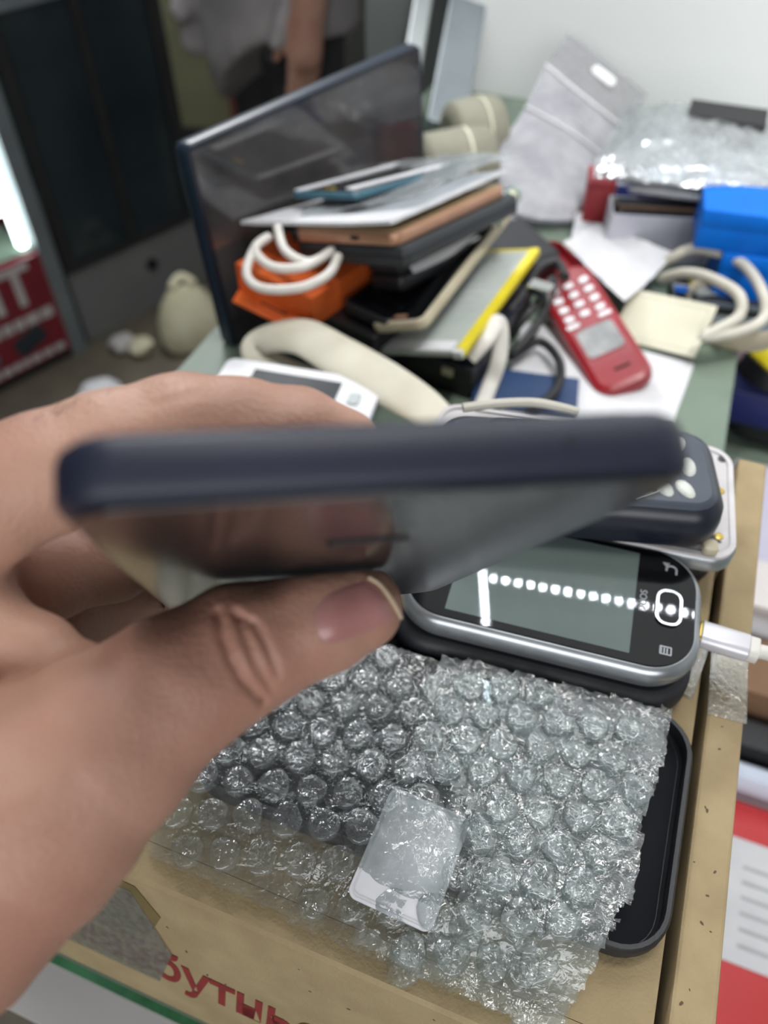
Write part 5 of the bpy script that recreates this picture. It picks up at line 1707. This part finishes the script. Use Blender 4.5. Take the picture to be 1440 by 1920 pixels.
# floor items
sk = thing('pale_sack', 'pale cream sack standing on the floor beyond the counter', 'sack', T(*P(365, 640, -CAM_Z)) @ RZ(20))
part('body', slab(0.17, 0.12, 0.17, 0.05, profile=[(0.012, 0), (0, 0.02), (0.002, 0.07), (0.02, 0.12), (0.045, 0.16), (0.055, 0.17)]), 'sack', sk)
part('tie', tube([(-0.03, 0, 0.17), (0, 0.02, 0.185), (0.03, 0, 0.17)], 0.012, 10), 'sack', sk)
for k, (px, py, lab) in enumerate(((232, 655, 'left small crumpled wrapper on the floor'), (268, 662, 'right small crumpled wrapper on the floor'))):
    bm = bmesh.new()
    bmesh.ops.create_icosphere(bm, subdivisions=2, radius=0.035)
    for v in bm.verts:
        v.co *= random.uniform(0.75, 1.15)
        v.co.z = max(v.co.z * 0.7, -0.02) + 0.02
    me = bpy.data.meshes.new('wrapper')
    bm.to_mesh(me)
    bm.free()
    one('crumpled_wrapper', lab, 'wrapper', me, 'sign_grey' if k == 0 else 'sack', T(*P(px, py, -CAM_Z)))
bm = bmesh.new()
bmesh.ops.create_icosphere(bm, subdivisions=3, radius=0.055)
for v in bm.verts:
    v.co *= random.uniform(0.9, 1.08)
    v.co.z = max(v.co.z * 0.6, -0.025) + 0.025
me = bpy.data.meshes.new('crumple')
bm.to_mesh(me)
bm.free()
one('crumpled_tissue', 'crumpled white tissue on the floor behind the hand', 'tissue', me, 'paper', T(*P(195, 756, -CAM_Z)))

# person standing at the far side
pf = D(522, 0, 1.62)
pb = Vector((pf.x, pf.y, 0))
def body_sdf(p):
    leg = np.minimum(chain(p, [(np.array([-.09, -.02, .06]), .05), (np.array([-.085, 0, .48]), .06), (np.array([-.08, 0, .88]), .085)], .03),
                     chain(p, [(np.array([.09, .02, .06]), .05), (np.array([.085, 0, .48]), .06), (np.array([.08, 0, .88]), .085)], .03))
    foot = np.minimum(cone(p, [-.09, -.01, .045], [-.10, -.14, .035], .045, .035), cone(p, [.09, .03, .045], [.10, -.10, .035], .045, .035))
    tor = chain(p, [(np.array([0, 0, .92]), .14), (np.array([0, .01, 1.15]), .13), (np.array([0, 0, 1.34]), .14), (np.array([0, 0, 1.42]), .09)], .05)
    sh = cone(p, [-.15, 0, 1.38], [.15, 0, 1.38], .065, .065)
    neck = cone(p, [0, 0, 1.42], [0, -.02, 1.52], .055, .052)
    head = chain(p, [(np.array([0, -.03, 1.56]), .070), (np.array([0, -.015, 1.64]), .092)], .03)
    nose = cone(p, [0, -.118, 1.60], [0, -.10, 1.635], .012, .008)
    ear = np.minimum(cone(p, [-.092, 0, 1.60], [-.094, 0, 1.635], .014, .016), cone(p, [.092, 0, 1.60], [.094, 0, 1.635], .014, .016))
    armr = chain(p, [(np.array([.19, 0, 1.36]), .052), (np.array([.225, .02, 1.08]), .043), (np.array([.205, -.05, .84]), .030)], .02)
    arml = chain(p, [(np.array([-.19, 0, 1.36]), .052), (np.array([-.225, .02, 1.08]), .043), (np.array([-.205, -.08, .84]), .030)], .02)
    hands = None
    for s_ in (-1, 1):
        c0 = np.array([s_ * .205, -.05 if s_ > 0 else -.08, .84])
        pl = cone(p, c0, c0 + [0, -.015, -.08], .030, .034)
        hands = pl if hands is None else np.minimum(hands, pl)
        for q, ln in zip((-.028, -.009, .010, .028), (.065, .078, .072, .056)):
            hands = smin(hands, cone(p, c0 + [0, -.015 + q, -.09], c0 + [-s_ * .012, -.02 + q, -.09 - ln], .010, .008), .006)
        hands = smin(hands, cone(p, c0 + [-s_ * .02, -.035, -.03], c0 + [-s_ * .03, -.06, -.09], .012, .009), .008)
    d = smin(tor, leg, .05)
    d = smin(d, foot, .03)
    for e, k in ((sh, .05), (neck, .03), (head, .03), (nose, .015), (ear, .01), (armr, .04), (arml, .04), (hands, .015)):
        d = smin(d, e, k)
    return d
bv, bf = surface_nets(body_sdf, (-0.30, -0.24, 0.0), (0.30, 0.20, 1.76), 0.009)
pr = thing('person', 'person in loose grey shirt standing beyond the counter, arm hanging', 'person', Matrix.Translation(pb) @ RZ(-55))
part('body', np_mesh('body', bv, bf), 'skin', pr)
def cloth(fn, lo_, hi_, m, name):
    v, f = surface_nets(fn, lo_, hi_, 0.010)
    part(name, np_mesh(name, v, f), m, pr)
def shirt(p):
    d = body_sdf(p) - 0.014
    loose = cone(p * np.array([1, 1.35, 1]), [0, 0, .70], [0, 0, 1.2], .205, .165)
    d = smin(d, loose, .03)
    d = np.maximum(d, p[:, 2] - 1.45)
    d = np.maximum(d, .67 + 0.10 * np.sin(p[:, 0] * 9) - p[:, 2])
    arm = np.maximum(np.abs(p[:, 0]) - .17, 1.12 - p[:, 2])
    return np.maximum(d, np.minimum(np.abs(p[:, 0]) - .195, 1.10 - p[:, 2]))
cloth(shirt, (-0.30, -0.26, 0.50), (0.30, 0.24, 1.5), 'cloth_grey', 'shirt')
def trousers(p):
    d = body_sdf(p) - 0.012
    d = np.maximum(d, p[:, 2] - .93)
    d = np.maximum(d, np.abs(p[:, 0]) - .17)
    return np.maximum(d, .07 - p[:, 2])
cloth(trousers, (-0.2, -0.24, 0.02), (0.2, 0.22, 0.98), 'cloth_dark', 'trousers')
def hairf(p):
    d = cone(p, [0, .008, 1.62], [0, 0.0, 1.665], .099, .094)
    return np.maximum(d, np.minimum(1.60 - p[:, 2] , 9) + (p[:, 1] < -.05) * 0.06 - (p[:, 1] > 0.02) * 0.05)
cloth(hairf, (-0.13, -0.14, 1.50), (0.13, 0.14, 1.80), 'hair', 'hair')
def shoe(p):
    d = np.minimum(cone(p, [-.09, -.01, .045], [-.10, -.15, .035], .052, .042), cone(p, [.09, .03, .045], [.10, -.11, .035], .052, .042))
    return np.maximum(np.maximum(d, p[:, 2] - .09), 0.0 - p[:, 2])
cloth(shoe, (-0.2, -0.26, -0.02), (0.2, 0.16, 0.12), 'black', 'shoes')
